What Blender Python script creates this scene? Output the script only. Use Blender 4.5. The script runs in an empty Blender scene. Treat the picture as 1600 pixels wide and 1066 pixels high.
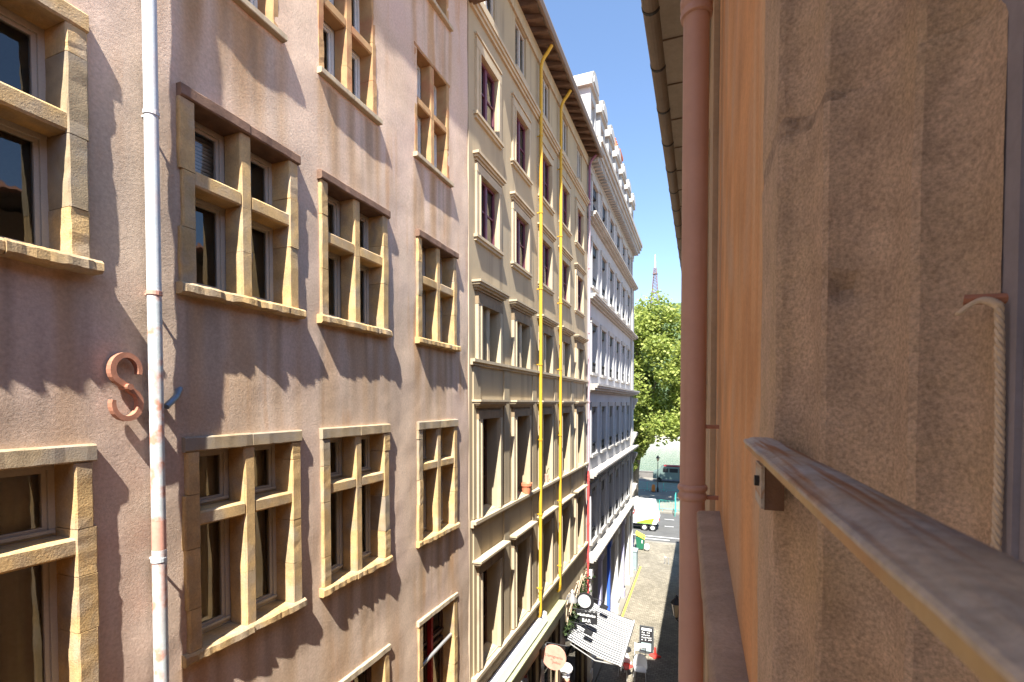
import bpy, bmesh, math, random
from mathutils import Vector, Matrix, noise
random.seed(7)
R = math.radians
scene = bpy.context.scene
COL = scene.collection
# ------------------------------------------------------------------ camera
F = 760.0; HC = 11.25                      # focal length in photo pixels, eye height over the street
YAW = math.atan(295 / F); PIT = R(1.36)
cam = bpy.data.cameras.new('camera'); camo = bpy.data.objects.new('camera', cam); COL.objects.link(camo)
camo.location = (0, 0, HC); camo.rotation_euler = (R(90) - PIT, 0, YAW)
cam.sensor_width = 36; cam.lens = F / 1600 * 36
cam.shift_y = (630 + F * math.tan(PIT) - 533) / 1600
cam.clip_start = 0.02; cam.clip_end = 4000
cam.dof.use_dof = True; cam.dof.focus_distance = 9.0; cam.dof.aperture_fstop = 22.0
scene.camera = camo
# ------------------------------------------------------------------ world, sun, exposure
LD = Vector((-0.100, 0.44, -0.67)).normalized()          # the way sunlight travels
el = math.asin(-LD.z)
w = bpy.data.worlds.new('World'); scene.world = w; w.use_nodes = True
nt = w.node_tree; bg = nt.nodes['Background']
sky = nt.nodes.new('ShaderNodeTexSky'); sky.sky_type = 'NISHITA'; sky.sun_disc = False
sky.sun_elevation = el; sky.sun_rotation = math.atan2(-LD.x, -LD.y)
sky.air_density = 1.0; sky.dust_density = 0.3; sky.ozone_density = 2.6; sky.altitude = 170
nt.links.new(sky.outputs[0], bg.inputs[0]); bg.inputs[1].default_value = 0.09
sl = bpy.data.lights.new('sun', 'SUN'); so = bpy.data.objects.new('sun', sl); COL.objects.link(so)
sl.energy = 5.0; sl.angle = R(0.53); sl.color = (1, 0.95, 0.86)
so.rotation_euler = LD.to_track_quat('-Z', 'Y').to_euler(); so.location = (10, -40, 60)
scene.view_settings.view_transform = 'Standard'; scene.view_settings.look = 'None'
scene.view_settings.exposure = 1.86; scene.view_settings.gamma = 1
scene.render.engine = 'CYCLES'
scene.cycles.max_bounces = 7; scene.cycles.diffuse_bounces = 4; scene.cycles.transparent_max_bounces = 12

# ------------------------------------------------------------------ materials
def nn(t, kind, **kw):
    n = t.nodes.new(kind)
    for k, v in kw.items(): setattr(n, k, v)
    return n
def material(name, base, var=0.15, scale=2.0, rough=0.85, bump=0.0, bscale=40.0, bdist=0.01, streak=None,
             streak_amt=0.5, streak_scale=(3, 3, 0.25), rnd=0.0, patch=None, patch_amt=0.5, patch_scale=0.7, metallic=0.0, fine=0.08, spec=0.3, streak2=None, brough=None, stain=None):
    m = bpy.data.materials.new(name); m.use_nodes = True; t = m.node_tree
    b = t.nodes['Principled BSDF']; b.inputs['Roughness'].default_value = rough; b.inputs['Metallic'].default_value = metallic
    b.inputs['Specular IOR Level'].default_value = spec
    geo = nn(t, 'ShaderNodeNewGeometry'); pos = geo.outputs['Position']
    def noise_n(sc, detail=5, vec=None):
        n = nn(t, 'ShaderNodeTexNoise'); n.inputs['Scale'].default_value = sc; n.inputs['Detail'].default_value = detail; n.inputs['Roughness'].default_value = 0.5 if sc < 20 else 0.68
        t.links.new(vec or pos, n.inputs['Vector']); return n.outputs['Fac']
    def ramp(f, a, c):
        r = nn(t, 'ShaderNodeMapRange'); r.inputs[1].default_value = a; r.inputs[2].default_value = c
        t.links.new(f, r.inputs[0]); return r.outputs[0]
    def mix(f, a, c, blend='MIX'):
        x = nn(t, 'ShaderNodeMix', data_type='RGBA', blend_type=blend)
        for sock, v in ((x.inputs[0], f), (x.inputs[6], a), (x.inputs[7], c)):
            if hasattr(v, 'is_linked') or hasattr(v, 'links'): t.links.new(v, sock)
            else: sock.default_value = v if not isinstance(v, tuple) else (*v, 1)
        return x.outputs[2]
    lo = tuple(max(0, c * (1 - var)) for c in base); hi = tuple(min(1, c * (1 + var)) for c in base)
    col = mix(ramp(noise_n(scale), 0.3, 0.7), lo, hi)
    if patch: col = mix(ramp(noise_n(patch_scale, 4), 0.48, 0.66), col, mix(patch_amt, col, patch))
    if streak:
        mp = nn(t, 'ShaderNodeMapping'); mp.inputs['Scale'].default_value = streak_scale
        t.links.new(pos, mp.inputs['Vector'])
        f = ramp(noise_n(1.0, 4, mp.outputs[0]), 0.5, 0.72)
        f2 = ramp(noise_n(0.6, 2), 0.35, 0.65)
        mm = nn(t, 'ShaderNodeMath', operation='MULTIPLY'); t.links.new(f, mm.inputs[0]); t.links.new(f2, mm.inputs[1])
        m3 = nn(t, 'ShaderNodeMath', operation='MULTIPLY'); t.links.new(mm.outputs[0], m3.inputs[0]); m3.inputs[1].default_value = streak_amt
        col = mix(m3.outputs[0], col, streak)
    if streak2:
        mp = nn(t, 'ShaderNodeMapping'); mp.inputs['Scale'].default_value = (5.5, 5.5, 0.30); mp.inputs['Location'].default_value = (7, 3, 1)
        t.links.new(pos, mp.inputs['Vector'])
        f = ramp(noise_n(1.0, 6, mp.outputs[0]), 0.52, 0.70); f2 = ramp(noise_n(0.75, 3), 0.46, 0.62)
        mm = nn(t, 'ShaderNodeMath', operation='MULTIPLY'); t.links.new(f, mm.inputs[0]); t.links.new(f2, mm.inputs[1])
        col = mix(mm.outputs[0], col, mix(0.75, col, streak2))
    if stain:
        for nm_, c_ in zip(('stain', 'grime'), stain):
            at = nn(t, 'ShaderNodeAttribute', attribute_name=nm_); col = mix(at.outputs['Fac'], col, mix(0.8, col, c_))
    if fine:
        fr = ramp(noise_n(bscale * 0.8, 3), 0.25, 0.75)
        g = nn(t, 'ShaderNodeMapRange'); g.inputs[3].default_value = 1 - fine; g.inputs[4].default_value = 1 + fine; t.links.new(fr, g.inputs[0])
        cm = nn(t, 'ShaderNodeCombineColor'); [t.links.new(g.outputs[0], cm.inputs[i]) for i in range(3)]
        col = mix(1.0, col, cm.outputs[0], 'MULTIPLY')
    if rnd:
        oi = nn(t, 'ShaderNodeObjectInfo'); g = nn(t, 'ShaderNodeMapRange'); g.inputs[3].default_value = 1 - rnd; g.inputs[4].default_value = 1 + rnd
        t.links.new(oi.outputs['Random'], g.inputs[0])
        cm = nn(t, 'ShaderNodeCombineColor'); [t.links.new(g.outputs[0], cm.inputs[i]) for i in range(3)]
        col = mix(1.0, col, cm.outputs[0], 'MULTIPLY')
    t.links.new(col, b.inputs['Base Color'])
    if bump:
        bn = nn(t, 'ShaderNodeBump'); bn.inputs['Strength'].default_value = bump; bn.inputs['Distance'].default_value = bdist
        hn_ = noise_n(bscale, 8); hn_.node.inputs['Roughness'].default_value = brough or 0.65; t.links.new(hn_, bn.inputs['Height']); t.links.new(bn.outputs[0], b.inputs['Normal'])
    return m
def glass_material(name, tint, ior=1.9):
    m = bpy.data.materials.new(name); m.use_nodes = True; t = m.node_tree
    t.nodes.remove(t.nodes['Principled BSDF']); out = t.nodes['Material Output']
    tr = nn(t, 'ShaderNodeBsdfTransparent'); tr.inputs[0].default_value = (*tint, 1)
    gl = nn(t, 'ShaderNodeBsdfGlossy'); gl.inputs['Roughness'].default_value = 0.015; gl.inputs[0].default_value = (0.95, 0.97, 1, 1)
    fr = nn(t, 'ShaderNodeFresnel'); fr.inputs[0].default_value = ior
    ns = nn(t, 'ShaderNodeTexNoise'); ns.inputs['Scale'].default_value = 1.7
    bp = nn(t, 'ShaderNodeBump'); bp.inputs['Strength'].default_value = 0.05; bp.inputs['Distance'].default_value = 0.05
    t.links.new(ns.outputs[0], bp.inputs['Height']); t.links.new(bp.outputs[0], gl.inputs['Normal'])
    mx = nn(t, 'ShaderNodeMixShader'); t.links.new(fr.outputs[0], mx.inputs[0]); t.links.new(tr.outputs[0], mx.inputs[1]); t.links.new(gl.outputs[0], mx.inputs[2])
    t.links.new(mx.outputs[0], out.inputs[0]); return m
M = {}
M['pink'] = material('pink_plaster', (0.575, 0.44, 0.335), 0.15, 1.1, 0.95, 0.75, 48, 0.010, streak=(0.40, 0.25, 0.15), streak_amt=0.75,
                     streak_scale=(2.6, 2.6, 0.22), patch=(0.51, 0.385, 0.33), patch_amt=0.8, patch_scale=0.55, fine=0.17, streak2=(0.46, 0.25, 0.11), brough=0.8, stain=((0.40, 0.23, 0.09), (0.20, 0.155, 0.11)))
M['ochre'] = material('golden_limestone', (0.48, 0.32, 0.145), 0.2, 5, 0.9, 0.7, 70, 0.007, rnd=0.10, streak=(0.26, 0.20, 0.14), streak_amt=0.9, streak_scale=(6, 6, 3), patch=(0.38, 0.30, 0.21), patch_amt=0.8, patch_scale=3.5, fine=0.17)
M['ochre_grey'] = material('weathered_limestone', (0.36, 0.275, 0.17), 0.22, 8, 0.92, 0.6, 90, 0.005, rnd=0.12, patch=(0.24, 0.21, 0.18), patch_amt=0.7, patch_scale=4)
M['stone_brown'] = material('brown_lintel_stone', (0.19, 0.115, 0.08), 0.25, 6, 0.92, 0.6, 60, 0.006, rnd=0.1)
M['ochre_red'] = material('ochre_painted_stone', (0.40, 0.25, 0.12), 0.15, 5, 0.9, 0.4, 60, 0.005, rnd=0.08, patch=(0.36, 0.15, 0.08), patch_amt=0.7, patch_scale=3)
M['casement'] = material('grey_beige_window_paint', (0.42, 0.39, 0.345), 0.06, 6, 0.5, 0.1, 90, 0.002, rnd=0.05)
M['casement_white'] = material('pale_window_paint', (0.55, 0.58, 0.60), 0.05, 6, 0.45)
M['purple'] = material('plum_window_paint', (0.13, 0.04, 0.06), 0.1, 6, 0.45)
M['brownwood'] = material('brown_window_wood', (0.09, 0.05, 0.035), 0.15, 6, 0.5, rnd=0.1)
M['glass'] = glass_material('window_glass', (0.85, 0.85, 0.8), 1.75)
M['curtain'] = material('beige_curtain', (0.52, 0.45, 0.33), 0.1, 3, 0.9)
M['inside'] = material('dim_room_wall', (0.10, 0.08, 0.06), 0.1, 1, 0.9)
M['cream'] = material('cream_render', (0.385, 0.31, 0.20), 0.10, 0.8, 0.92, 0.22, 60, 0.004, streak=(0.20, 0.16, 0.11), streak_amt=0.9,
                      streak_scale=(4, 4, 0.3), patch=(0.33, 0.28, 0.20), patch_amt=0.7, patch_scale=0.5, fine=0.05)
M['cream_trim'] = material('cream_stone_trim', (0.44, 0.36, 0.245), 0.1, 3, 0.9, 0.25, 60, 0.004, streak=(0.25, 0.2, 0.15), streak_amt=0.6, streak_scale=(8, 8, 1.5), rnd=0.06)
M['drip'] = material('soot_and_shade_stone', (0.25, 0.185, 0.115), 0.2, 3, 0.92, 0.3, 50, 0.005, streak=(0.14, 0.11, 0.08), streak_amt=0.9, streak_scale=(9, 9, 0.8), rnd=0.08)  # soot staining, with the shade under the hoods darkened into the colour
M['grey'] = material('pale_grey_limestone', (0.40, 0.40, 0.405), 0.08, 0.7, 0.9, 0.15, 40, 0.004, streak=(0.28, 0.27, 0.26), streak_amt=0.5, streak_scale=(3, 3, 0.3))
M['grey_trim'] = material('grey_cornice_stone', (0.38, 0.36, 0.33), 0.12, 2, 0.9, 0.15, 40, 0.004, streak=(0.2, 0.19, 0.18), streak_amt=0.6, streak_scale=(5, 5, 1))
M['white'] = material('white_paint', (0.78, 0.78, 0.76), 0.03, 3, 0.5, streak=(0.5, 0.48, 0.44), streak_amt=0.3, streak_scale=(4, 4, 0.5))
M['awning_white'] = material('white_awning_cloth', (0.42, 0.42, 0.43), 0.06, 3, 0.9)
M['white_metal'] = material('white_lacquer', (0.8, 0.8, 0.8), 0.02, 3, 0.35)
M['iron'] = material('black_iron', (0.025, 0.025, 0.028), 0.2, 8, 0.5)
M['slate'] = material('slate_roof', (0.10, 0.105, 0.12), 0.2, 3, 0.6, 0.4, 20, 0.01)
M['tile'] = material('clay_roof_tile', (0.30, 0.14, 0.08), 0.25, 4, 0.9, rnd=0.2)
M['rafter'] = material('weathered_eave_timber', (0.13, 0.085, 0.06), 0.2, 5, 0.85, rnd=0.12)
M['eaveboard'] = material('eave_board', (0.20, 0.13, 0.09), 0.2, 5, 0.85)
M['yellow'] = material('yellow_pipe_paint', (0.52, 0.315, 0.03), 0.08, 4, 0.45, rnd=0.03)
M['pipe_white'] = material('worn_white_pipe_paint', (0.52, 0.56, 0.58), 0.12, 5, 0.55, 0.2, 60, 0.003, patch=(0.50, 0.30, 0.24), patch_amt=0.5, patch_scale=2.5)
M['pipe_patchy'] = material('flaking_pipe_paint', (0.50, 0.55, 0.56), 0.15, 9, 0.6, 0.3, 60, 0.003, streak=(0.55, 0.27, 0.20), streak_amt=1.0, streak_scale=(14, 14, 1.2), patch=(0.50, 0.25, 0.18), patch_amt=1.0, patch_scale=9.0)
M['pipe_salmon'] = material('salmon_pipe_paint', (0.55, 0.29, 0.22), 0.12, 6, 0.6)
M['pipe_red'] = material('red_pipe_paint', (0.48, 0.075, 0.07), 0.1, 5, 0.45)
M['pipe_mauve'] = material('mauve_pipe_paint', (0.40, 0.30, 0.33), 0.1, 5, 0.5)
M['pipe_purple'] = material('plum_pipe_paint', (0.20, 0.08, 0.14), 0.1, 5, 0.5)
M['rustpaint'] = material('red_brown_iron_paint', (0.36, 0.165, 0.105), 0.15, 14, 0.6, 0.3, 60, 0.003)
M['zinc'] = material('blue_grey_zinc', (0.20, 0.25, 0.31), 0.2, 12, 0.4, metallic=0.5)
M['orange'] = material('orange_lime_render', (0.61, 0.335, 0.165), 0.2, 4, 0.92, 0.6, 150, 0.004, streak=(0.66, 0.50, 0.33), streak_amt=1.1,
                       streak_scale=(14, 11, 1.5), patch=(0.54, 0.37, 0.25), patch_amt=0.9, patch_scale=3.0, fine=0.16, streak2=(0.48, 0.18, 0.06))
M['jamb'] = material('brown_sandstone', (0.55, 0.42, 0.315), 0.16, 22, 0.95, 0.7, 480, 0.0035, streak=(0.36, 0.27, 0.20), streak_amt=0.7, streak_scale=(40, 40, 24),
                     patch=(0.55, 0.42, 0.28), patch_amt=0.6, patch_scale=13, fine=0.4, brough=0.8)
M['mortar'] = material('dark_old_mortar', (0.40, 0.31, 0.24), 0.3, 60, 0.95, 1.0, 300, 0.004, fine=0.25)
M['ledge'] = material('grey_brown_ledge_stone', (0.35, 0.275, 0.215), 0.16, 12, 0.95, 0.8, 150, 0.003, fine=0.15)
M['salmon_pipe_near'] = material('dull_salmon_downpipe_paint', (0.50, 0.325, 0.27), 0.05, 6, 0.42, streak=(0.28, 0.14, 0.10), streak_amt=0.5, streak_scale=(30, 30, 1), fine=0.03)
M['blueframe'] = material('blue_grey_frame_paint', (0.24, 0.235, 0.28), 0.1, 20, 0.6, 0.2, 150, 0.001)
M['rope'] = material('pale_cord', (0.56, 0.47, 0.36), 0.15, 150, 0.9, 0.4, 700, 0.0006)
M['rail'] = material('flaking_grey_handrail_paint', (0.40, 0.385, 0.38), 0.2, 25, 0.6, 0.7, 260, 0.002, streak=(0.30, 0.14, 0.06), streak_amt=2.2, streak_scale=(260, 7, 160), fine=0.25, streak2=(0.62, 0.54, 0.42),
                     patch=(0.42, 0.30, 0.19), patch_amt=0.8, patch_scale=14)
M['rail_low'] = material('yellowed_handrail_edge', (0.44, 0.33, 0.18), 0.2, 20, 0.6, 0.4, 150, 0.0012, patch=(0.36, 0.18, 0.09), patch_amt=0.7, patch_scale=12)
M['beige'] = material('beige_neighbour_render', (0.45, 0.35, 0.25), 0.12, 2, 0.9, 0.4, 50, 0.004)
M['soffit'] = material('grey_boarded_soffit', (0.30, 0.26, 0.22), 0.12, 4, 0.85, streak=(0.18, 0.15, 0.12), streak_amt=0.5, streak_scale=(9, 2, 9))
M['gutter'] = material('brown_gutter_zinc', (0.20, 0.155, 0.12), 0.12, 4, 0.55)
M['asphalt'] = material('asphalt', (0.085, 0.085, 0.085), 0.12, 1.2, 0.9, 0.3, 90, 0.004)
M['pave'] = material('pale_paving', (0.19, 0.178, 0.152), 0.12, 0.9, 0.9, 0.2, 60, 0.004)
M['yline'] = material('yellow_road_paint', (0.55, 0.34, 0.06), 0.2, 4, 0.8)
M['wline'] = material('white_road_paint', (0.6, 0.6, 0.58), 0.12, 4, 0.8)
M['teal'] = material('teal_fence_paint', (0.06, 0.42, 0.34), 0.06, 3, 0.45)
M['quay'] = material('quay_stone', (0.42, 0.40, 0.36), 0.15, 0.3, 0.9)
M['parapet'] = material('dark_quay_parapet', (0.16, 0.15, 0.14), 0.2, 0.8, 0.9)
M['bark'] = material('plane_tree_bark', (0.14, 0.115, 0.085), 0.4, 2.2, 0.9, 0.5, 8, 0.03)
M['hill'] = material('wooded_hill', (0.055, 0.085, 0.035), 0.35, 0.05, 0.95, 0.8, 0.12, 3.0)
M['terracotta'] = material('terracotta', (0.56, 0.19, 0.10), 0.1, 12, 0.8)
M['brick'] = material('red_chimney_brick', (0.42, 0.13, 0.075), 0.2, 6, 0.9, rnd=0.1)
M['green_bin'] = material('dark_green_plastic', (0.02, 0.13, 0.075), 0.08, 4, 0.45)
M['yellow_lid'] = material('yellow_plastic', (0.72, 0.66, 0.06), 0.05, 4, 0.45)
M['cabinet'] = material('grey_green_cabinet_paint', (0.25, 0.32, 0.33), 0.08, 3, 0.5)
M['orange_sign'] = material('orange_sign_paint', (0.42, 0.14, 0.025), 0.05, 4, 0.5)
M['dark_red'] = material('dark_red_paint', (0.30, 0.02, 0.02), 0.1, 4, 0.5)
M['red'] = material('red_paint', (0.62, 0.05, 0.04), 0.06, 4, 0.5)
M['blue'] = material('bright_blue_paint', (0.05, 0.13, 0.58), 0.08, 4, 0.5)
M['navy'] = material('navy_paint', (0.02, 0.03, 0.10), 0.1, 4, 0.4)
M['lilac'] = material('lilac_paint', (0.38, 0.38, 0.56), 0.06, 4, 0.5)
M['black'] = material('matt_black', (0.018, 0.018, 0.02), 0.1, 4, 0.6)
M['darkgrey'] = material('dark_grey_mesh_fabric', (0.055, 0.06, 0.065), 0.1, 20, 0.7)
M['rubber'] = material('tyre_rubber', (0.025, 0.025, 0.025), 0.1, 6, 0.8)
M['lime'] = material('lime_green_paint', (0.25, 0.55, 0.04), 0.04, 4, 0.45)
M['van_green'] = material('grey_green_van_paint', (0.13, 0.18, 0.165), 0.06, 3, 0.4)
M['skin'] = material('painted_skin', (0.55, 0.32, 0.22), 0.05, 6, 0.6)
M['olive'] = material('olive_shop_paint', (0.33, 0.34, 0.20), 0.08, 3, 0.55)
M['shopdark'] = material('dark_brown_shopfront_wood', (0.05, 0.033, 0.025), 0.2, 5, 0.5)
M['steel'] = material('galvanised_steel', (0.45, 0.45, 0.45), 0.08, 5, 0.4, metallic=0.6)
M['mast'] = material('red_white_mast_paint', (0.20, 0.13, 0.13), 0.1, 0.2, 0.6)
M['lampglass'] = material('lantern_glass', (0.40, 0.33, 0.22), 0.1, 4, 0.25)
def leaf_material(name, c1, c2):
    m = bpy.data.materials.new(name); m.use_nodes = True; t = m.node_tree; b = t.nodes['Principled BSDF']
    geo = nn(t, 'ShaderNodeNewGeometry')
    r = nn(t, 'ShaderNodeValToRGB'); r.color_ramp.elements[0].color = (*c1, 1); r.color_ramp.elements[1].color = (*c2, 1)
    t.links.new(geo.outputs['Random Per Island'], r.inputs[0]); t.links.new(r.outputs[0], b.inputs['Base Color'])
    b.inputs['Roughness'].default_value = 0.55
    tl = nn(t, 'ShaderNodeBsdfTranslucent'); t.links.new(r.outputs[0], tl.inputs[0])
    mx = nn(t, 'ShaderNodeMixShader'); mx.inputs[0].default_value = 0.5
    t.links.new(b.outputs[0], mx.inputs[1]); t.links.new(tl.outputs[0], mx.inputs[2]); t.links.new(mx.outputs[0], t.nodes['Material Output'].inputs[0])
    return m
M['leaf'] = leaf_material('plane_tree_leaf', (0.18, 0.245, 0.045), (0.42, 0.46, 0.12))
M['ivy'] = leaf_material('ivy_leaf', (0.03, 0.06, 0.02), (0.08, 0.12, 0.04))
def cobble_material():
    m = bpy.data.materials.new('granite_setts'); m.use_nodes = True; t = m.node_tree; b = t.nodes['Principled BSDF']; b.inputs['Roughness'].default_value = 0.8
    geo = nn(t, 'ShaderNodeNewGeometry'); mp = nn(t, 'ShaderNodeMapping'); t.links.new(geo.outputs['Position'], mp.inputs[0])
    bt = nn(t, 'ShaderNodeTexBrick'); bt.inputs['Scale'].default_value = 1.0; bt.inputs['Brick Width'].default_value = 0.19; bt.inputs['Row Height'].default_value = 0.13
    bt.inputs['Mortar Size'].default_value = 0.012; bt.inputs['Mortar Smooth'].default_value = 0.6
    bt.inputs['Color1'].default_value = (0.16, 0.142, 0.108, 1); bt.inputs['Color2'].default_value = (0.24, 0.214, 0.165, 1); bt.inputs['Mortar'].default_value = (0.095, 0.082, 0.064, 1)
    n0 = nn(t, 'ShaderNodeTexNoise'); n0.inputs['Scale'].default_value = 1.3; t.links.new(geo.outputs['Position'], n0.inputs['Vector'])
    mv = nn(t, 'ShaderNodeMix', data_type='VECTOR'); mv.inputs[0].default_value = 0.06; t.links.new(mp.outputs[0], mv.inputs[4]); t.links.new(n0.outputs['Color'], mv.inputs[5])
    t.links.new(mv.outputs[1], bt.inputs['Vector'])
    n1 = nn(t, 'ShaderNodeTexNoise'); n1.inputs['Scale'].default_value = 0.5; n1.inputs['Detail'].default_value = 5; t.links.new(geo.outputs['Position'], n1.inputs['Vector'])
    mr = nn(t, 'ShaderNodeMapRange'); mr.inputs[1].default_value = 0.3; mr.inputs[2].default_value = 0.7; mr.inputs[3].default_value = 0.75; mr.inputs[4].default_value = 1.15; t.links.new(n1.outputs[0], mr.inputs[0])
    cm = nn(t, 'ShaderNodeCombineColor'); [t.links.new(mr.outputs[0], cm.inputs[i]) for i in range(3)]
    mx = nn(t, 'ShaderNodeMix', data_type='RGBA', blend_type='MULTIPLY'); mx.inputs[0].default_value = 1; t.links.new(bt.outputs[0], mx.inputs[6]); t.links.new(cm.outputs[0], mx.inputs[7])
    t.links.new(mx.outputs[2], b.inputs['Base Color'])
    bp = nn(t, 'ShaderNodeBump'); bp.inputs['Strength'].default_value = 0.7; bp.inputs['Distance'].default_value = 0.02; bp.invert = True
    t.links.new(bt.outputs['Fac'], bp.inputs['Height']); t.links.new(bp.outputs[0], b.inputs['Normal'])
    return m
M['cobble'] = cobble_material()
def water_material():
    m = bpy.data.materials.new('river_water'); m.use_nodes = True; t = m.node_tree; b = t.nodes['Principled BSDF']
    b.inputs['Base Color'].default_value = (0.10, 0.15, 0.115, 1); b.inputs['Roughness'].default_value = 0.12
    geo = nn(t, 'ShaderNodeNewGeometry'); n = nn(t, 'ShaderNodeTexNoise'); n.inputs['Scale'].default_value = 0.9; n.inputs['Detail'].default_value = 6
    t.links.new(geo.outputs['Position'], n.inputs['Vector']); bp = nn(t, 'ShaderNodeBump'); bp.inputs['Strength'].default_value = 0.6; bp.inputs['Distance'].default_value = 0.25
    t.links.new(n.outputs[0], bp.inputs['Height']); t.links.new(bp.outputs[0], b.inputs['Normal']); return m
M['water'] = water_material()

# ------------------------------------------------------------------ helpers
def link(name, me, mat, parent=None, smooth=False):
    if mat is not None: me.materials.append(M[mat] if isinstance(mat, str) else mat)
    if smooth: me.polygons.foreach_set('use_smooth', [True] * len(me.polygons))
    o = bpy.data.objects.new(name, me); COL.objects.link(o)
    if parent: o.parent = parent
    return o
def mesh(name, v, f, mat, parent=None, smooth=False):
    me = bpy.data.meshes.new(name); me.from_pydata([tuple(p) for p in v], [], f); me.update()
    return link(name, me, mat, parent, smooth)
class MB:
    """collects boxes, tubes and sheets into one mesh"""
    def __init__(s): s.v = []; s.f = []
    def add(s, v, f):
        o = len(s.v); s.v += [tuple(p) for p in v]; s.f += [tuple(i + o for i in q) for q in f]; return s
    def box(s, x0, x1, y0, y1, z0, z1):
        return s.add([(x, y, z) for x in (x0, x1) for y in (y0, y1) for z in (z0, z1)],
                     [(0, 1, 3, 2), (4, 6, 7, 5), (0, 4, 5, 1), (2, 3, 7, 6), (0, 2, 6, 4), (1, 5, 7, 3)])
    def tube(s, pts, r, n=10, cap=True):
        pts = [Vector(p) for p in pts]; rr = r if isinstance(r, (list, tuple)) else [r] * len(pts)
        v = []; prev = None
        for i, p in enumerate(pts):
            d = ((pts[min(i + 1, len(pts) - 1)] - p).normalized() + (p - pts[max(i - 1, 0)]).normalized()).normalized()
            a = prev if prev is not None else (Vector((1, 0, 0)) if abs(d.x) < 0.8 else Vector((0, 1, 0)))
            a = (a - d * a.dot(d)).normalized(); prev = a; b = d.cross(a)
            v += [p + (a * math.cos(2 * math.pi * k / n) + b * math.sin(2 * math.pi * k / n)) * rr[i] for k in range(n)]
        f = [(i * n + k, i * n + (k + 1) % n, (i + 1) * n + (k + 1) % n, (i + 1) * n + k) for i in range(len(pts) - 1) for k in range(n)]
        if cap: f += [tuple(range(n - 1, -1, -1)), tuple((len(pts) - 1) * n + k for k in range(n))]
        return s.add(v, f)
    def prism(s, prof, axis, a0, a1):
        """profile of 2-D points pushed along an axis (x: (y,z), y: (x,z), z: (x,y))"""
        def P(q, a): return (a, q[0], q[1]) if axis == 'x' else (q[0], a, q[1]) if axis == 'y' else (q[0], q[1], a)
        n = len(prof)
        return s.add([P(q, a0) for q in prof] + [P(q, a1) for q in prof],
                     [(k, (k + 1) % n, n + (k + 1) % n, n + k) for k in range(n)] + [tuple(range(n - 1, -1, -1)), tuple(range(n, 2 * n))])
    def lathe(s, c, prof, n=16):
        """(radius, z) profile turned about the vertical through c"""
        v = [(c[0] + r * math.cos(2 * math.pi * k / n), c[1] + r * math.sin(2 * math.pi * k / n), c[2] + z) for r, z in prof for k in range(n)]
        return s.add(v, [(i * n + k, i * n + (k + 1) % n, (i + 1) * n + (k + 1) % n, (i + 1) * n + k) for i in range(len(prof) - 1) for k in range(n)]
                     + [tuple(range(n - 1, -1, -1)), tuple((len(prof) - 1) * n + k for k in range(n))])
    def ball(s, c, r, n=12, m=8, sc=(1, 1, 1)):
        return s.add([(c[0] + sc[0] * r * math.sin(math.pi * i / m) * math.cos(2 * math.pi * k / n), c[1] + sc[1] * r * math.sin(math.pi * i / m) * math.sin(2 * math.pi * k / n), c[2] + sc[2] * r * math.cos(math.pi * i / m)) for i in range(m + 1) for k in range(n)],
                     [(i * n + k, (i + 1) * n + k, (i + 1) * n + (k + 1) % n, i * n + (k + 1) % n) for i in range(m) for k in range(n)])
    def build(s, name, mat, parent=None, smooth=False, fix=True):
        me = bpy.data.meshes.new(name); me.from_pydata(s.v, [], s.f)
        if fix:
            bm = bmesh.new(); bm.from_mesh(me); bmesh.ops.remove_doubles(bm, verts=bm.verts, dist=1e-6) if smooth else None
            bmesh.ops.recalc_face_normals(bm, faces=bm.faces); bm.to_mesh(me); bm.free()
        o = link(name, me, mat, parent, smooth)
        if smooth: me.set_sharp_from_angle(angle=R(50))
        return o
def box(name, b, mat, parent=None): return MB().box(*b).build(name, mat, parent, fix=False)
def empty(name, loc, label=None, cat=None, group=None):
    o = bpy.data.objects.new(name, None); COL.objects.link(o); o.location = loc; o.empty_display_size = 0.1
    bpy.context.view_layer.update() if False else None
    if label: tag(o, label, cat, group)
    return o
def tag(o, label, cat, group=None):
    o['label'] = label; o['category'] = cat
    if group: o['group'] = group
    return o
def structure(o): o['kind'] = 'structure'; return o
def smooth_by_angle(o, ang=40):
    me = o.data; me.polygons.foreach_set('use_smooth', [True] * len(me.polygons)); me.set_sharp_from_angle(angle=R(ang)); return o
def stone(name, axis, a0, a1, u0, u1, v0, v1, mat, parent, ch=0.012, n=3, jit=0.004, wear=0.0):
    """a dressed stone: chamfered section carried along an axis with uneven arrises.
    axis y: u = x, v = z; axis z: u = x, v = y"""
    prof = [(u0 + ch, v0), (u1 - ch, v0), (u1, v0 + ch), (u1, v1 - ch), (u1 - ch, v1), (u0 + ch, v1), (u0, v1 - ch), (u0, v0 + ch)]
    v = []; sd = random.uniform(0, 90)
    for i in range(n + 1):
        a = a0 + (a1 - a0) * i / n
        w1 = wear * (noise.noise((a * 5, sd, 0)) + .6 * noise.noise((a * 13, sd, 4))); w2 = wear * .6 * (noise.noise((a * 6, sd, 8)) + .6 * noise.noise((a * 17, sd, 2)))
        for kq, (p, q) in enumerate(prof):
            if kq in (1, 2, 3, 4): p = p + w1 - (abs(w1) * .6 if kq in (3, 4) else 0)
            if kq in (0, 1, 2): q = q + w2
            jp = random.uniform(-jit, jit); jq = random.uniform(-jit, jit); ja = random.uniform(-jit, jit) * (1 if 0 < i < n else 0.3)
            v.append((p + jp, a + ja, q + jq) if axis == 'y' else (p + jp, q + jq, a + ja))
    f = [(i * 8 + k, i * 8 + (k + 1) % 8, (i + 1) * 8 + (k + 1) % 8, (i + 1) * 8 + k) for i in range(n) for k in range(8)]
    f += [tuple(range(7, -1, -1)), tuple(n * 8 + k for k in range(8))]
    if axis == 'y': f = [tuple(reversed(q)) for q in f]
    return mesh(name, v, f, mat, parent)
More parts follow.
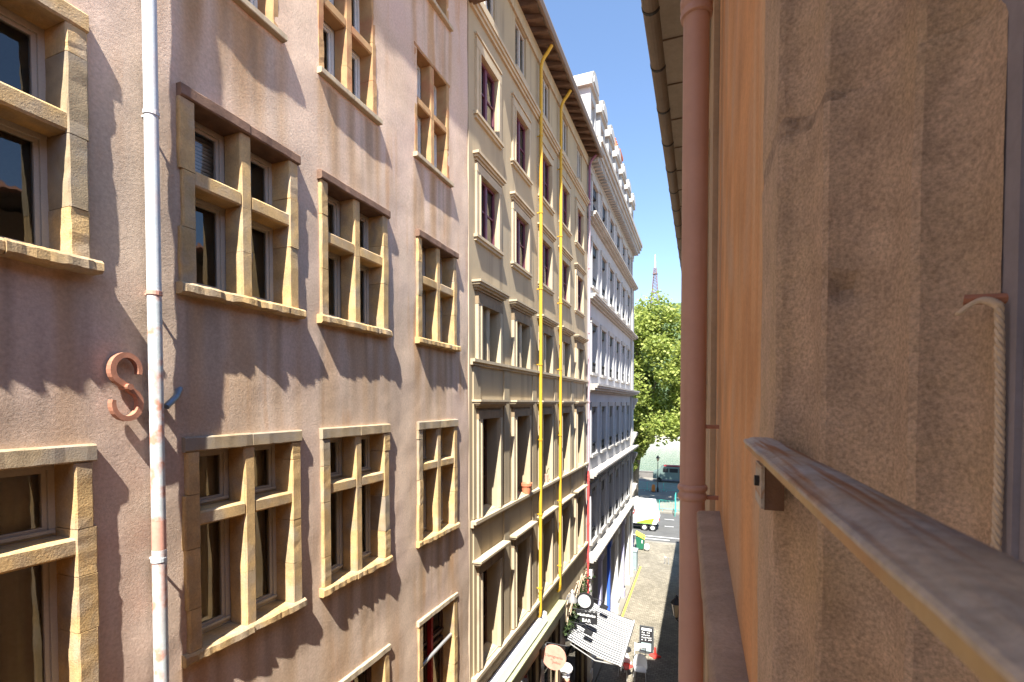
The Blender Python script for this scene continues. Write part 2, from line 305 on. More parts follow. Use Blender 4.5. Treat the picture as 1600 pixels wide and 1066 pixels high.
def lines(a0, a1, extra, cell):
    base = [a0 + (a1 - a0) * i / max(1, round((a1 - a0) / cell)) for i in range(max(1, round((a1 - a0) / cell)) + 1)]
    ex = sorted(e for e in set(extra) if a0 < e < a1)
    base = [b for b in base if all(abs(b - e) > cell * 0.3 for e in ex)]
    return sorted(set(base + ex) | {a0, a1})
def facade(name, X, y0, y1, z0, z1, holes, mat, parent=None, cell=50.0, amp=0.0, depth=0.0, face=1):
    """a wall sheet in the plane x = X with openings (and their reveals); amp makes the plaster uneven"""
    ys = lines(y0, y1, [h[0] for h in holes] + [h[1] for h in holes], cell)
    zs = lines(z0, z1, [h[2] for h in holes] + [h[3] for h in holes], cell)
    idx = {}; v = []; f = []
    def vid(i, j):
        if (i, j) not in idx:
            y, z = ys[i], zs[j]; d = 0
            if amp:
                d = amp * (noise.noise((y * 0.8, z * 0.8, 3.1)) * 1.1 + 0.55 * noise.noise((y * 2.3, z * 1.9, 9.0)) + 0.17 * noise.noise((y * 6.0, z * 6.0, 1.0)) + 0.06 * noise.noise((y * 14, z * 14, 5.0)))
            idx[i, j] = len(v); v.append((X + d, y, z))
        return idx[i, j]
    for i in range(len(ys) - 1):
        for j in range(len(zs) - 1):
            yc = (ys[i] + ys[i + 1]) / 2; zc = (zs[j] + zs[j + 1]) / 2
            if any(h[0] < yc < h[1] and h[2] < zc < h[3] for h in holes): continue
            q = (vid(i, j), vid(i + 1, j), vid(i + 1, j + 1), vid(i, j + 1))
            f.append(q if face > 0 else q[::-1])
    if depth:
        for (a, b, c, d) in holes:
            k = len(v); xi = X - face * depth
            v += [(X, a, c), (X, b, c), (X, b, d), (X, a, d), (xi, a, c), (xi, b, c), (xi, b, d), (xi, a, d)]
            f += [(k, k + 1, k + 5, k + 4), (k + 1, k + 2, k + 6, k + 5), (k + 2, k + 3, k + 7, k + 6), (k + 3, k, k + 4, k + 7)]
    return mesh(name, v, f, mat, parent, smooth=amp > 0)
def ring(m, x0, x1, y0, y1, z0, z1, w, wb=None):
    wb = wb or w
    m.box(x0, x1, y0, y0 + w, z0, z1); m.box(x0, x1, y1 - w, y1, z0, z1)
    m.box(x0 + .001, x1 - .001, y0 + w, y1 - w, z0, z0 + wb); m.box(x0 + .001, x1 - .001, y0 + w, y1 - w, z1 - w, z1); return m
def pane(x, y0, y1, z0, z1, parent, mat='glass'):
    return mesh('pane', [(x, y0, z0), (x, y1, z0), (x, y1, z1), (x, y0, z1)], [(0, 1, 2, 3)], mat, parent)
def copy_tree(o, parent=None):
    c = o.copy(); COL.objects.link(c); c.parent = parent
    for ch in list(o.children): copy_tree(ch, c)
    return c
def text(name, s, size, loc, rot, mat, parent, ext=0.002, align='CENTER'):
    cu = bpy.data.curves.new(name, 'FONT'); cu.body = s; cu.size = size; cu.align_x = align; cu.align_y = 'CENTER'; cu.extrude = ext; cu.resolution_u = 2
    tmp = bpy.data.objects.new(name, cu); COL.objects.link(tmp); bpy.context.view_layer.update()
    me = bpy.data.meshes.new_from_object(tmp.evaluated_get(bpy.context.evaluated_depsgraph_get())); bpy.data.objects.remove(tmp)
    me.transform(Matrix.Translation(loc) @ rot.to_matrix().to_4x4()); me.materials.clear()
    return link(name, me, mat, parent)

# ------------------------------------------------------------------ the ground, river, far bank
structure(mesh('street', [(-4.6, -14, 0), (0.6, -14, 0), (0.6, 40.5, 0), (-4.6, 40.5, 0)], [(0, 1, 2, 3)], 'cobble'))
structure(mesh('ground', [(-300, -60, -.02), (300, -60, -.02), (300, 76, -.02), (-300, 76, -.02)], [(0, 1, 2, 3)], 'pave'))
structure(mesh('quay_road', [(-200, 41, 0), (200, 41, 0), (200, 51.6, 0), (-200, 51.6, 0)], [(0, 1, 2, 3)], 'asphalt'))
structure(mesh('quay_pavement', [(-200, 34.5, -.008), (200, 34.5, -.008), (200, 41, -.008), (-200, 41, -.008)], [(0, 1, 2, 3)], 'pave'))
structure(MB().box(-200, 200, 51.6, 75.5, -6, 0.12).build('riverside_pavement', 'pave'))
structure(MB().box(-4.2, -3.86, 13.2, 34.4, -.02, 0.09).build('pavement', 'pave'))
structure(mesh('road_marking', [(-3.82, 24, .004), (-3.71, 24, .004), (-3.71, 34.2, .004), (-3.82, 34.2, .004)], [(0, 1, 2, 3)], 'yline'))
for k, (a, b, c, d) in enumerate([(-40, 12, 42.3, 42.45), (-4.4, -2.3, 41.5, 41.65), (-3.0, -2.2, 46.2, 46.32), (-3.2, -2.3, 49, 49.12)]):
    structure(mesh('road_marking', [(a, c, .004), (b, c, .004), (b, d, .004), (a, d, .004)], [(0, 1, 2, 3)], 'wline'))
structure(mesh('river', [(-900, 75, -5), (900, 75, -5), (900, 215, -5), (-900, 215, -5)], [(0, 1, 2, 3)], 'water'))
fb = structure(MB().box(-900, 900, 208, 260, -6, 0.2).box(-900, 900, 207.6, 208.4, 0.2, 1.2).box(-900, 900, 206.5, 208, -6, -3.6).build('far_quay', 'quay'))
ar = MB()
for k in range(60): ar.box(-150 + k * 5, -148.6 + k * 5, 207.7, 208.02, -3.4, -0.6)
ar.build('buttress', 'quay', fb)['kind'] = 'stuff'
hv = []; hf = []
for i in range(41):
    for j in range(25):
        x = -900 + i * 45; y = 240 + j * 30; t_ = min(1, max(0, (y - 250) / 330)); t_ = t_ * t_ * (3 - 2 * t_)
        hv.append((x, y, 0.2 + 119 * t_ + 6 * noise.noise((x * .01, y * .01, 0)) * t_))
for i in range(40):
    for j in range(24): a = i * 25 + j; hf.append((a, a + 25, a + 26, a + 1))
structure(mesh('hill', hv, hf, 'hill', smooth=True))

# ------------------------------------------------------------------ pink building (left, near)
XL = -4.2
pink = tag(empty('pink_building', (XL, 3, 0)), 'tall pink plastered old house with golden stone cross windows, filling the left', 'building')
pink.matrix_parent_inverse = Matrix()
def under(parent):
    """parts are modelled in world coordinates: undo the parent's place"""
    return parent
COLS = {0: (0.92, 2.22), 1: (2.90, 4.20), 2: (4.54, 5.86), 3: (6.64, 7.95)}
WIN = []   # y0,y1,z0,z1,tz0,tz1,style
for c in (0, 1, 2, 3):
    WIN.append((*COLS[c], 12.19, 13.97 if c else 14.05, 13.16, 13.30, 'B' if c else 'B0'))
    WIN.append((*COLS[c], 8.95, 10.95, 10.15, 10.28, 'C'))
    WIN.append((*COLS[c], 5.75, 7.75, 6.95, 7.07, 'D'))
for (a, b) in ((0.95, 2.05), (2.92, 4.0), (4.58, 5.66), (6.62, 7.74)):
    WIN.append((a, b, 15.06, 16.87, 15.98, 16.10, 'A'))
    WIN.append((a, b, 17.78, 18.75, 18.4, 18.5, 'T'))
holes = [(w_[0] + .06, w_[1] - .06, w_[2] + .05, w_[3] - .05) for w_ in WIN]
wall = facade('wall', XL, -3.0, 8.47, 0, 19.15, holes, 'pink', pink, cell=0.055, amp=0.017)
sa = wall.data.attributes.new('stain', 'FLOAT', 'POINT'); ga = wall.data.attributes.new('grime', 'FLOAT', 'POINT')
sv = []; gv = []
for p in wall.data.vertices:
    y, z = p.co.y, p.co.z; st = gr = 0.0
    for (a, b, c, d, *_r) in WIN:
        if a - .12 < y < b + .12 and 0 < c - z < 1.7:
            dz = c - z; e = min(1, (y - a + .12) / .1, (b + .12 - y) / .1)
            k1 = max(0, noise.noise((y * 5.5, z * .35, c)) + .18); k2 = max(0, noise.noise((y * 11, z * .5, c + 9)) - .02)
            st = max(st, e * min(1, k1 * 2.2) * (1 - dz / 1.7) ** .7 * (1.0 if _r[-1] in 'AT' else .7)); gr = max(gr, e * min(1, k2 * 2.6) * (1 - dz / 1.7) * .6)
    dp_ = abs(y - 2.6)
    if dp_ < .3: gr = max(gr, (1 - dp_ / .3) * max(0, .35 + noise.noise((y * 6, z * 1.3, 4))) * .7)
    gr = max(gr, max(0, noise.noise((y * .9, z * .35, 21)) - .28) * .8, max(0, .5 - abs(z - 11.02 - .02 * noise.noise((y * 2, 0, 0))) / .012 * .5) * max(0, noise.noise((y * 1.5, 3, 3)) + .3))
    sv.append(st); gv.append(min(1, gr))
sa.data.foreach_set('value', sv); ga.data.foreach_set('value', gv)
sh = MB(); sh.box(-12, -11.8, -3, 8.47, 0, 19.15); sh.box(-11.8, XL - .03, -3.0, -2.8, 0, 19.15); sh.box(-11.8, XL - .03, 8.25, 8.45, 0, 19.15); sh.box(-11.8, XL - .03, -2.8, 8.25, 19.0, 19.15)
sh.build('back_wall', 'beige', pink)
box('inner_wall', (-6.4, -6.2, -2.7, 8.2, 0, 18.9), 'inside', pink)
rf = MB().prism([(-3.80, 19.02), (-3.80, 19.10), (-8.2, 21.0), (-12.3, 19.1), (-12.3, 19.0), (-8.2, 20.85)], 'y', -3.1, 8.46).build('roof', 'tile', pink)
for k in range(20): box('rafter', (-4.25, -3.83, -2.9 + k * .6, -2.78 + k * .6, 18.9, 19.04), 'rafter', rf)
def pink_window(y0, y1, z0, z1, tz0, tz1, style):
    P_ = {'B': .045, 'B0': .05, 'C': .045, 'D': .03, 'A': .006, 'T': .006}[style]
    smat = {'A': 'ochre_red', 'T': 'ochre_red'}.get(style, 'ochre')
    jw = .085 if style in 'AT' else .125; lh = {'B': .10, 'B0': .13, 'C': .13, 'D': .09}.get(style, .05); sh_ = .10
    fr, bk = XL + P_, XL - .30
    oy0, oy1, oz0, oz1 = y0 + jw, y1 - jw, z0 + sh_, z1 - lh
    ym = (y0 + y1) / 2; mw = .062
    fx0, fx1 = XL - .27, XL - .205
    fm = ring(MB(), XL - .30, XL - .272, oy0 - .02, oy1 + .02, oz0 - .02, oz1 + .02, .05)
    wn = fm.build('window', 'casement', pink, fix=False)
    # jambs of uneven blocks
    for side in (0, 1):
        cuts = [oz0 - .0]
        zz = oz0
        while zz < oz1 - .75: zz += random.uniform(.34, .68); cuts.append(zz)
        cuts.append(oz1)
        for a, b in zip(cuts[:-1], cuts[1:]):
            e = random.uniform(-.012, .018)
            v0, v1 = (y0 - e, oy0) if side == 0 else (oy1, y1 + e)
            stone('jamb_stone', 'z', a + .003, b - .003, bk, fr + random.uniform(-.004, .004), v0, v1, smat if random.random() < .85 or style in 'AT' else 'ochre_grey', wn, ch=.010, n=6, jit=.0018, wear=.005)
    lm = {'B': 'stone_brown', 'B0': 'ochre', 'C': 'ochre_grey', 'D': 'cream_trim'}.get(style, 'ochre_red')
    for a, b in ((y0 - .01, ym - .003 + .02), (ym + .003 + .02, y1 + .01)):
        stone('lintel_stone', 'y', a, b, bk, fr + (.03 if style == 'B' else .008), oz1 + .001, z1 + random.uniform(0, .01), lm, wn, ch=.012, n=10, jit=.002, wear=.006)
    sp = {'A': .075, 'T': .075, 'D': .05, 'C': .075, 'B': .10, 'B0': .13}[style]
    for a, b in ((y0 - .04, ym + random.uniform(-.1, .2)), (None, y1 + .04)):
        if a is None: a = last + .006
        last = b
        stone('sill_stone', 'y', a, b, bk, XL + sp, z0 + (.03 if style in 'AT' else 0), oz0 - .001, 'ochre' if style not in 'AT' else 'cream_trim', wn, ch=.02 if style not in 'AT' else .008, n=22, jit=.0025 if style not in 'AT' else .001, wear=.022 if style not in 'AT' else .002)
    # cross: mullion and transom stones
    mf = fr - .012
    if style != 'D':
        stone('transom_stone', 'y', oy0 - .02, ym - mw - .002, XL - .20, mf, tz0, tz1, smat, wn, ch=.016, n=4, jit=.0018)
        stone('transom_stone', 'y', ym + mw + .002, oy1 + .02, XL - .20, mf, tz0, tz1, smat, wn, ch=.016, n=4, jit=.0018)
        stone('mullion_stone', 'z', tz0 - .004, oz1 - .002, XL - .20, mf + .001, ym - mw, ym + mw, smat, wn, ch=.016, n=4, jit=.0018)
        k_ = oz0 + (tz0 - oz0) * random.uniform(.35, .65)
        stone('mullion_stone', 'z', oz0 - .01, k_ - .001, XL - .20, mf + .001, ym - mw, ym + mw, smat, wn, ch=.016, n=4, jit=.0018)
        stone('mullion_stone', 'z', k_ + .001, tz0 - .006, XL - .20, mf + .001, ym - mw, ym + mw, smat, wn, ch=.016, n=4, jit=.0018)
    else:
        box('mullion', (XL - .2, XL - .12, ym - .03, ym + .03, oz0, oz1), 'dark_red', wn)
        MB().tube([(XL - .04, oy0, tz0 - .02), (XL - .04, oy1, tz0 + .06)], .03, 8).build('stay_bar', 'steel', wn, smooth=True)
    cm = 'casement_white' if style in 'AT' else 'casement' if style != 'D' else 'brownwood'
    for (a, b) in ((oy0 - .01, ym - mw + .015), (ym + mw - .015, oy1 + .01)):
        for (c, d) in ((oz0, tz0 + .02), (tz1 - .02, oz1)):
            m = ring(MB(), XL - .268, XL - .205, a, b, c, d, .05, .06); ring(m, XL - .262, XL - .225, a + .05, b - .05, c + .06, d - .05, .028, .03)
            m.box(XL - .21, XL - .185, a + .02, b - .02, c + .045, c + .07)
            m.build('casement', cm, wn, fix=False)
            pane(XL - .243, a + .07, b - .07, c + .08, d - .07, wn)
    if (style == 'C') or (style == 'B' and y0 > 4):
        v = []; f = []; n = 36
        for i in range(n + 1):
            y = oy0 + (oy1 - oy0) * (i / n if style == 'C' else .55 * i / n); dx = .018 * math.sin(i * 1.9) + .01 * math.sin(i * .7)
            v += [(XL - .36 + dx, y, oz0), (XL - .36 + dx, y, oz1)]
            if i: f.append((2 * i - 2, 2 * i, 2 * i + 1, 2 * i - 1))
        mesh('curtain', v, f, 'curtain', wn, smooth=True)
    if style == 'B' and y0 < 3:
        m = MB()
        for k in range(14): m.box(XL - .36, XL - .345, oy0 + .02, ym - .05, oz1 - .04 - k * .035, oz1 - .015 - k * .035)
        m.build('blind', 'casement_white', wn, fix=False)
for w_ in WIN: pink_window(*w_)
# downpipe on the pink wall
px_ = XL + .105; py_ = 2.62
dp = MB().tube([(px_, py_, 12.12), (px_, py_, 19.0)], .05, 16).build('downpipe', 'pipe_white', pink, smooth=True)
MB().tube([(px_, py_ + .004, 10.30), (px_, py_, 12.119)], .05, 16).build('pipe_length', 'pipe_patchy', dp, smooth=True)
MB().tube([(px_, py_ + .004, 10.06), (px_, py_ + .004, 10.299)], .0505, 16).build('pipe_length', 'pipe_salmon', dp, smooth=True)
MB().tube([(px_, py_ + .008, 0.1), (px_, py_ + .004, 10.059)], .052, 16).build('pipe_length', 'pipe_patchy', dp, smooth=True)
for z in (16.2, 13.55, 12.13, 9.98, 7.0):
    m = MB().tube([(px_, py_, z - .016), (px_, py_, z + .016)], .056, 16); m.box(XL - .05, px_ - .03, py_ - .008, py_ + .008, z - .008, z + .008)
    m.build('pipe_bracket', 'pipe_salmon' if z == 12.13 else 'pipe_white', dp)
# S-shaped wall anchor
pts = []
for k in range(19): a = R(-15 + k * 13.0); pts.append((.10 * math.cos(a), .13 + .115 * math.sin(a)))
pts.append((0.0, 0.005)); top = pts
low = [(-x, -y) for x, y in reversed(top[:-1])]
S = top + low
m = MB(); n = len(S); v = []
for i, (a, b) in enumerate(S):
    a0, b0 = S[max(0, i - 1)]; a1, b1 = S[min(n - 1, i + 1)]; tx, tz = a1 - a0, b1 - b0; L_ = math.hypot(tx, tz) or 1; nx, nz = -tz / L_, tx / L_
    h = .021 * (1 - .35 * abs(2 * i / (n - 1) - 1) ** 4)
    for (s_, xx) in ((-1, .03), (1, .03), (1, .085), (-1, .085)):
        v.append((XL + xx, 2.425 + (a + s_ * nx * h) * .95, 11.375 + b + s_ * nz * h))
f = [(i * 4 + k, i * 4 + (k + 1) % 4, (i + 1) * 4 + (k + 1) % 4, (i + 1) * 4 + k) for i in range(n - 1) for k in range(4)] + [(3, 2, 1, 0), tuple((n - 1) * 4 + k for k in range(4))]
an = MB().add(v, f).build('wall_anchor', 'rustpaint', pink)
MB().tube([(XL - .02, 2.425, 11.375), (XL + .12, 2.425, 11.375)], .024, 10).build('anchor_pin', 'rustpaint', an)
MB().tube([(XL + .10, 2.70, 11.22), (XL + .07, 2.80, 11.30), (XL - .02, 2.90, 11.385)], .026, 10).build('pipe_stub', 'zinc', pink, smooth=True)

# ------------------------------------------------------------------ cream building
XC = XL + .015; CY0, CY1 = 8.49, 18.9; CTOP = 20.75
cream = tag(empty('cream_building', (XL, 13, 0)), 'tall cream and ochre house with moulded window hoods and two yellow downpipes', 'building')
CC = [9.40, 11.38, 13.43, 15.50, 17.55]
hw = .46
FL = {'attic': (19.25, 20.42), 'f5': (16.98, 18.22), 'f4': (14.60, 15.82), 'f3': (12.12, 13.22), 'f2': (8.96, 10.93), 'f1': (5.86, 7.80)}
ch_ = [(c - (hw if k != 'attic' else .38), c + (hw if k != 'attic' else .38), a, b) for k, (a, b) in FL.items() for c in CC]
shop = [(8.75, 10.6, .35, 4.2), (10.9, 12.9, .0, 4.2), (13.2, 14.9, .35, 4.2), (15.5, 18.6, .0, 3.3)]
facade('wall', XC, CY0, CY1, 0, CTOP, ch_ + shop, 'cream', cream, depth=.30)
sh = MB(); sh.box(-12, -11.8, CY0, CY1, 0, CTOP); sh.box(-11.8, XC - .002, CY0, CY0 + .012, 0, CTOP); sh.box(-11.8, XC - .002, CY1 - .012, CY1, 0, CTOP); sh.box(-11.8, XC - .002, CY0 + .012, CY1 - .012, CTOP - .1, CTOP - .01)
sh.build('back_wall', 'beige', cream)
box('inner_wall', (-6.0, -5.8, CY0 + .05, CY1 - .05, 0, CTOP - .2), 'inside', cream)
EO = -3.76
rf = MB().prism([(EO, 20.93), (EO, 21.02), (-8.2, 23.0), (-12.4, 21.0), (-12.4, 20.9), (-8.2, 22.9)], 'y', CY0, CY1 + .25).build('roof', 'tile', cream)
MB().prism([(XC - .1, 21.04), (XC - .1, 21.09), (EO + .02, 20.915), (EO + .02, 20.87)], 'y', CY0, CY1 + .2).build('eave_board', 'eaveboard', rf)
n = 24
for k in range(n):
    y = CY0 + .1 + k * (CY1 - CY0 - .1) / (n - 1)
    MB().prism([(XC - .05, 20.84), (XC - .05, 20.98), (EO + .03, 20.86), (EO + .03, 20.76)], 'y', y - .05, y + .05).build('rafter', 'rafter', rf)
MB().prism([(EO - .01, 20.86), (EO + .05, 20.80), (EO + .11, 20.80), (EO + .15, 20.90), (EO + .14, 20.96), (EO - .01, 20.96)], 'y', CY0, CY1 + .25).build('gutter', 'gutter', rf)
box('frieze', (XC - .01, XC + .05, CY0, CY1, 20.45, 20.80), 'cream_trim', cream)
def moulding(m, y0, y1, z0, z1, steps, x=XC):
    """a hood or string course: courses growing outwards, with their ends returned"""
    k = len(steps); h = (z1 - z0) / k
    for i, p in enumerate(steps): m.box(x - .01, x + p, y0 - p * .8, y1 + p * .8, z0 + i * h + .0005, z0 + (i + 1) * h)
    return m
moulding(MB(), CY0 + .1, CY1 - .15, 18.86, 19.08, (.05, .09, .12)).build('string_course', 'cream_trim', cream, fix=False)
for zc, h_, st in ((12.0, .12, (.05, .10)), (8.80, .13, (.06, .12)), (5.66, .15, (.06, .12))):
    cuts = [CY0 + .05] + [(a + b) / 2 + random.uniform(-.2, .2) for a, b in zip(CC[:-1], CC[1:])] + [CY1 - .12]
    for a, b in zip(cuts[:-1], cuts[1:]):
        m = MB(); k = 2
        for i, p in enumerate(st): m.box(XC - .01, XC + p, a + .004, b - .004, zc + i * h_ / k + .0005, zc + (i + 1) * h_ / k)
        m.build('string_course', 'cream_trim', cream, fix=False)
for fl, (z0, z1) in FL.items():
    for ci, c in enumerate(CC):
        a, b = c - hw, c + hw
        if fl == 'attic': a, b = c - .38, c + .38
        xf = XC - (.07 if fl in ('f5', 'f4', 'attic') else .26)
        fmname = {'f5': 'purple', 'f4': 'purple', 'f3': 'brownwood', 'f2': 'brownwood', 'f1': 'brownwood', 'attic': 'casement'}[fl]
        m = ring(MB(), xf - .04, xf + .02, a, b, z0, z1, .055); m.box(xf - .035, xf + .03, c - .045, c + .045, z0 + .055, z1 - .055)
        bars = {'f5': 1, 'f4': 1, 'f3': 0, 'f2': 2, 'f1': 2, 'attic': 0}[fl]
        zs_ = [z0 + .055 + (z1 - z0 - .11) * (i + 1) / (bars + 1) for i in range(bars)]
        for z in zs_:
            m.box(xf - .03, xf + .012, a + .055, c - .045, z - .016, z + .016); m.box(xf - .03, xf + .012, c + .045, b - .055, z - .016, z + .016)
        wn = m.build('window', fmname, cream, fix=False)
        zc_ = [z0 + .055] + zs_ + [z1 - .055]
        for (p, q) in ((a + .055, c - .045), (c + .045, b - .055)):
            for (r_, s_) in zip(zc_[:-1], zc_[1:]): pane(xf - .012, p, q, r_ + .005, s_ - .005, wn)
        if fl in ('f2', 'f1') and ci in (0, 1, 3):
            v = []; f = []
            for i in range(31):
                y = a + .05 + (b - a - .1) * i / 30; dx = .02 * math.sin(i * 1.7)
                v += [(xf - .14 + dx, y, z0 + .05), (xf - .14 + dx, y, z0 + (z1 - z0) * (.95 if ci != 1 else .45))]
                if i: f.append((2 * i - 2, 2 * i, 2 * i + 1, 2 * i - 1))
            mesh('curtain', v, f, 'curtain', wn, smooth=True)
        tm = 'cream_trim'
        sw = .17 if fl != 'attic' else .0
        if fl == 'attic':
            box('sill', (XC - .28, XC + .07, a - .07, b + .07, z0 - .08, z0 + .012), tm, wn); continue
        pr = .045 if fl in ('f5', 'f4') else .07
        for (p, q) in ((a - sw, a - .002), (b + .002, b + sw)):
            m = MB().box(XC - .01, XC + pr, p, q, z0 - .02, z1 + .0)
            o_ = (q - .05, q - .004) if p < c and q < c else (p + .004, p + .05)
            m.box(XC - .02, XC + pr + .022, o_[0], o_[1], z0 - .015, z1)
            m.build('surround_stone', tm, wn, fix=False)
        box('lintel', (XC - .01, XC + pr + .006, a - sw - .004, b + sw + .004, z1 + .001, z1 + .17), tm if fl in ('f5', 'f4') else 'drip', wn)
        if fl in ('f5', 'f4'):
            moulding(MB(), a - sw, b + sw, z0 - .14, z0 - .022, (.05, .085)).build('sill', tm, wn, fix=False)
        if fl == 'f5': moulding(MB(), a - sw + .03, b + sw - .03, 18.42, 18.50, (.03, .06)).build('hood', tm, wn, fix=False)
        if fl == 'f4': moulding(MB(), a - sw, b + sw, 16.02, 16.17, (.05, .09, .13)).build('hood', tm, wn, fix=False)
        if fl in ('f3', 'f2', 'f1'):
            zt = {'f3': 13.66, 'f2': 11.32, 'f1': 8.13}[fl]
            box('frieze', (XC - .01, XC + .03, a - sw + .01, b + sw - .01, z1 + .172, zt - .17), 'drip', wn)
            moulding(MB(), a - sw, b + sw, zt - .17, zt, (.06, .12, .17, .20)).build('hood', tm, wn, fix=False)
            if fl == 'f3': stone('mullion_stone', 'z', z0 - .01, z1 + .01, XC - .22, XC + .01, c - .07, c + .07, tm, wn, ch=.02, n=2, jit=.001)
            # sloping stone sill inside the reveal
            mesh('sill', [(XC + .03, a, z0 - .02), (XC + .03, b, z0 - .02), (XC - .25, b, z0 + .05), (XC - .25, a, z0 + .05)], [(0, 1, 2, 3)], tm, wn)
# flat pilaster strips between the lower windows
for (a, b) in zip([CY0 - .3] + CC, CC + [CY1 + .35]):
    y = (a + b) / 2
    for (z0, z1) in ((5.82, 8.78), (8.95, 11.98)):
        wd = .16
        if CY0 + wd < y < CY1 - wd: box('pilaster', (XC - .01, XC + .028, y - wd, y + wd, z0, z1), 'cream', cream)
# yellow downpipes
def downpipe(y, parent, mats, top, bot, neck=True, r=.046):
    x = XC + .11
    pts = [(x, y, bot)] + [(x, y, bot + (top - .55 - bot) * k / 6) for k in range(1, 7)]
    if neck: pts += [(x + .03, y, top - .42), (x + .10, y, top - .30), (x + .19, y, top - .2), (x + .30, y, top - .05)]
    o = MB().tube(pts, r, 14).build('downpipe', mats, parent, smooth=True)
    z = bot + .6
    while z < top - .6:
        m = MB().tube([(x, y, z - .02), (x, y, z + .02)], r + .012, 14); m.box(XC - .05, x - .03, y - .012, y + .012, z - .012, z + .012); m.build('pipe_bracket', mats, o); z += 2.05
    return o
for y in (12.66, 14.66):
    o = downpipe(y, cream, 'yellow', 20.82, 5.55)
    MB().tube([(XC + .11, y, 5.54), (XC + .11, y + .03, 5.40), (XC + .02, y + .09, 5.30)], .046, 12).build('pipe_shoe', 'yellow', o, smooth=True)
x = XC + .09
o = MB().tube([(x, 18.84, 2.6), (x, 18.84, 8.6)], .048, 12).build('downpipe', 'pipe_red', cream, smooth=True)
MB().tube([(x, 18.84, 8.601), (x, 18.84, 18.9)], .046, 12).build('pipe_length', 'pipe_mauve', o, smooth=True)
MB().tube([(x, 18.84, 18.901), (x, 18.84, 20.4), (x + .05, 18.84, 20.6), (x + .25, 18.84, 20.8)], .046, 12).build('pipe_length', 'pipe_purple', o, smooth=True)
for z in (4.0, 5.0, 6.5, 8.4, 11.3, 14, 16.5, 19): MB().tube([(x, 18.84, z - .03), (x, 18.84, z + .03)], .062, 12).build('pipe_bracket', 'pipe_red' if z < 8.5 else 'pipe_mauve', o)
# shopfront of the cream house
wb = MB().prism([(XC + .02, 5.02), (XC + .10, 4.98), (XC + .16, 5.03), (XC + .13, 5.27), (XC + .02, 5.32)], 'y', 8.6, 13.2).build('white_fascia', 'white_metal', cream)
of = MB().box(XC - .01, XC + .20, 8.52, 14.9, 4.62, 4.92).box(XC - .01, XC + .25, 8.5, 14.95, 4.921, 4.96).build('olive_fascia', 'olive', cream, fix=False)
for (a, b) in ((8.52, 8.75), (10.6, 10.9), (12.9, 13.2), (14.9, 15.5), (18.6, 18.88)):
    box('shop_pillar', (XC - .02, XC + .06, a, b, 0.0, 4.6), 'shopdark', cream)
for (a, b, c, d) in shop:
    m = ring(MB(), XC - .2, XC - .1, a, b, c, d, .08); m.box(XC - .19, XC - .11, a + .08, b - .08, d - 1.0, d - .93)
    wn = m.build('shop_window', 'shopdark', cream, fix=False); pane(XC - .15, a + .08, b - .08, c + .08, d - 1.0, wn); pane(XC - .15, a + .08, b - .08, d - .93, d - .08, wn)
    box('red_drape', (XC - .42, XC - .4, a + .1, a + .6, c, d - .5), 'dark_red', wn)

# ------------------------------------------------------------------ grey building
XG = XL + .03; GY0, GY1 = 18.92, 32.2
grey = tag(empty('grey_building', (XL, 25.5, 0)), 'pale grey stone corner building with black window guards, dentil cornice and dormers', 'building')
GC = [20.15 + 2.02 * k for k in range(6)]
GF = [(18.95, 20.15), (16.0, 17.75), (12.5, 14.5), (9.15, 11.1), (5.55, 7.75)]
gh = [(c - .52, c + .52, a, b) for a, b in GF for c in GC]
gshop = [(19.4, 21.2, .3, 4.0), (21.7, 23.4, 0, 4.0), (23.9, 25.7, .3, 4.0), (26.2, 28.0, .3, 4.0), (28.5, 30.2, 0, 4.0), (30.6, 31.8, .3, 4.0)]
facade('wall', XG, GY0, GY1, 0, 20.6, gh + gshop, 'grey', grey, depth=.42)
sh = MB(); sh.box(-16, -15.8, GY0, GY1, 0, 21); sh.box(-15.8, XG - .003, GY0, GY0 + .02, 0, 21); sh.box(-15.8, XG - .003, GY1 - .3, GY1, 0, 21); sh.box(-15.8, XG - .003, GY0 + .02, GY1 - .3, 20.8, 21)
sh.build('side_wall', 'grey', grey)
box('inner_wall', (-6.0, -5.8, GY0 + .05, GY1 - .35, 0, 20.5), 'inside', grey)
def course(z0, z1, steps, name='cornice'):
    m = MB(); k = len(steps); h = (z1 - z0) / k
    for i, p in enumerate(steps): m.box(XG - .01 - .0, XG + p, GY0, GY1 + p, z0 + i * h + .0005, z0 + (i + 1) * h)
    for i, p in enumerate(steps): m.box(-15.9, XG - .011, GY1 - .01, GY1 + p - .001, z0 + i * h + .001, z0 + (i + 1) * h - .001)
    return m.build(name, 'grey_trim', grey, fix=False)
course(18.45, 18.72, (.10, .22, .30, .34)); course(15.28, 15.55, (.10, .22, .30, .34)); course(11.68, 12.02, (.12, .3, .4, .45)); course(8.2, 8.52, (.12, .28, .38, .42)); course(4.85, 5.15, (.12, .28, .38, .42))
course(20.35, 21.5, (.06, .08, .10, .42, .5, .56), 'main_cornice')
m0 = None
for k in range(44):
    y = GY0 + .12 + k * .30
    if m0 is None: m0 = MB().box(0, .3, -.075, .075, -.14, .14).build('modillion', 'grey_trim', grey, fix=False); o = m0
    else: o = m0.copy(); COL.objects.link(o)
    o.location = (XG + .08, y, 20.78)
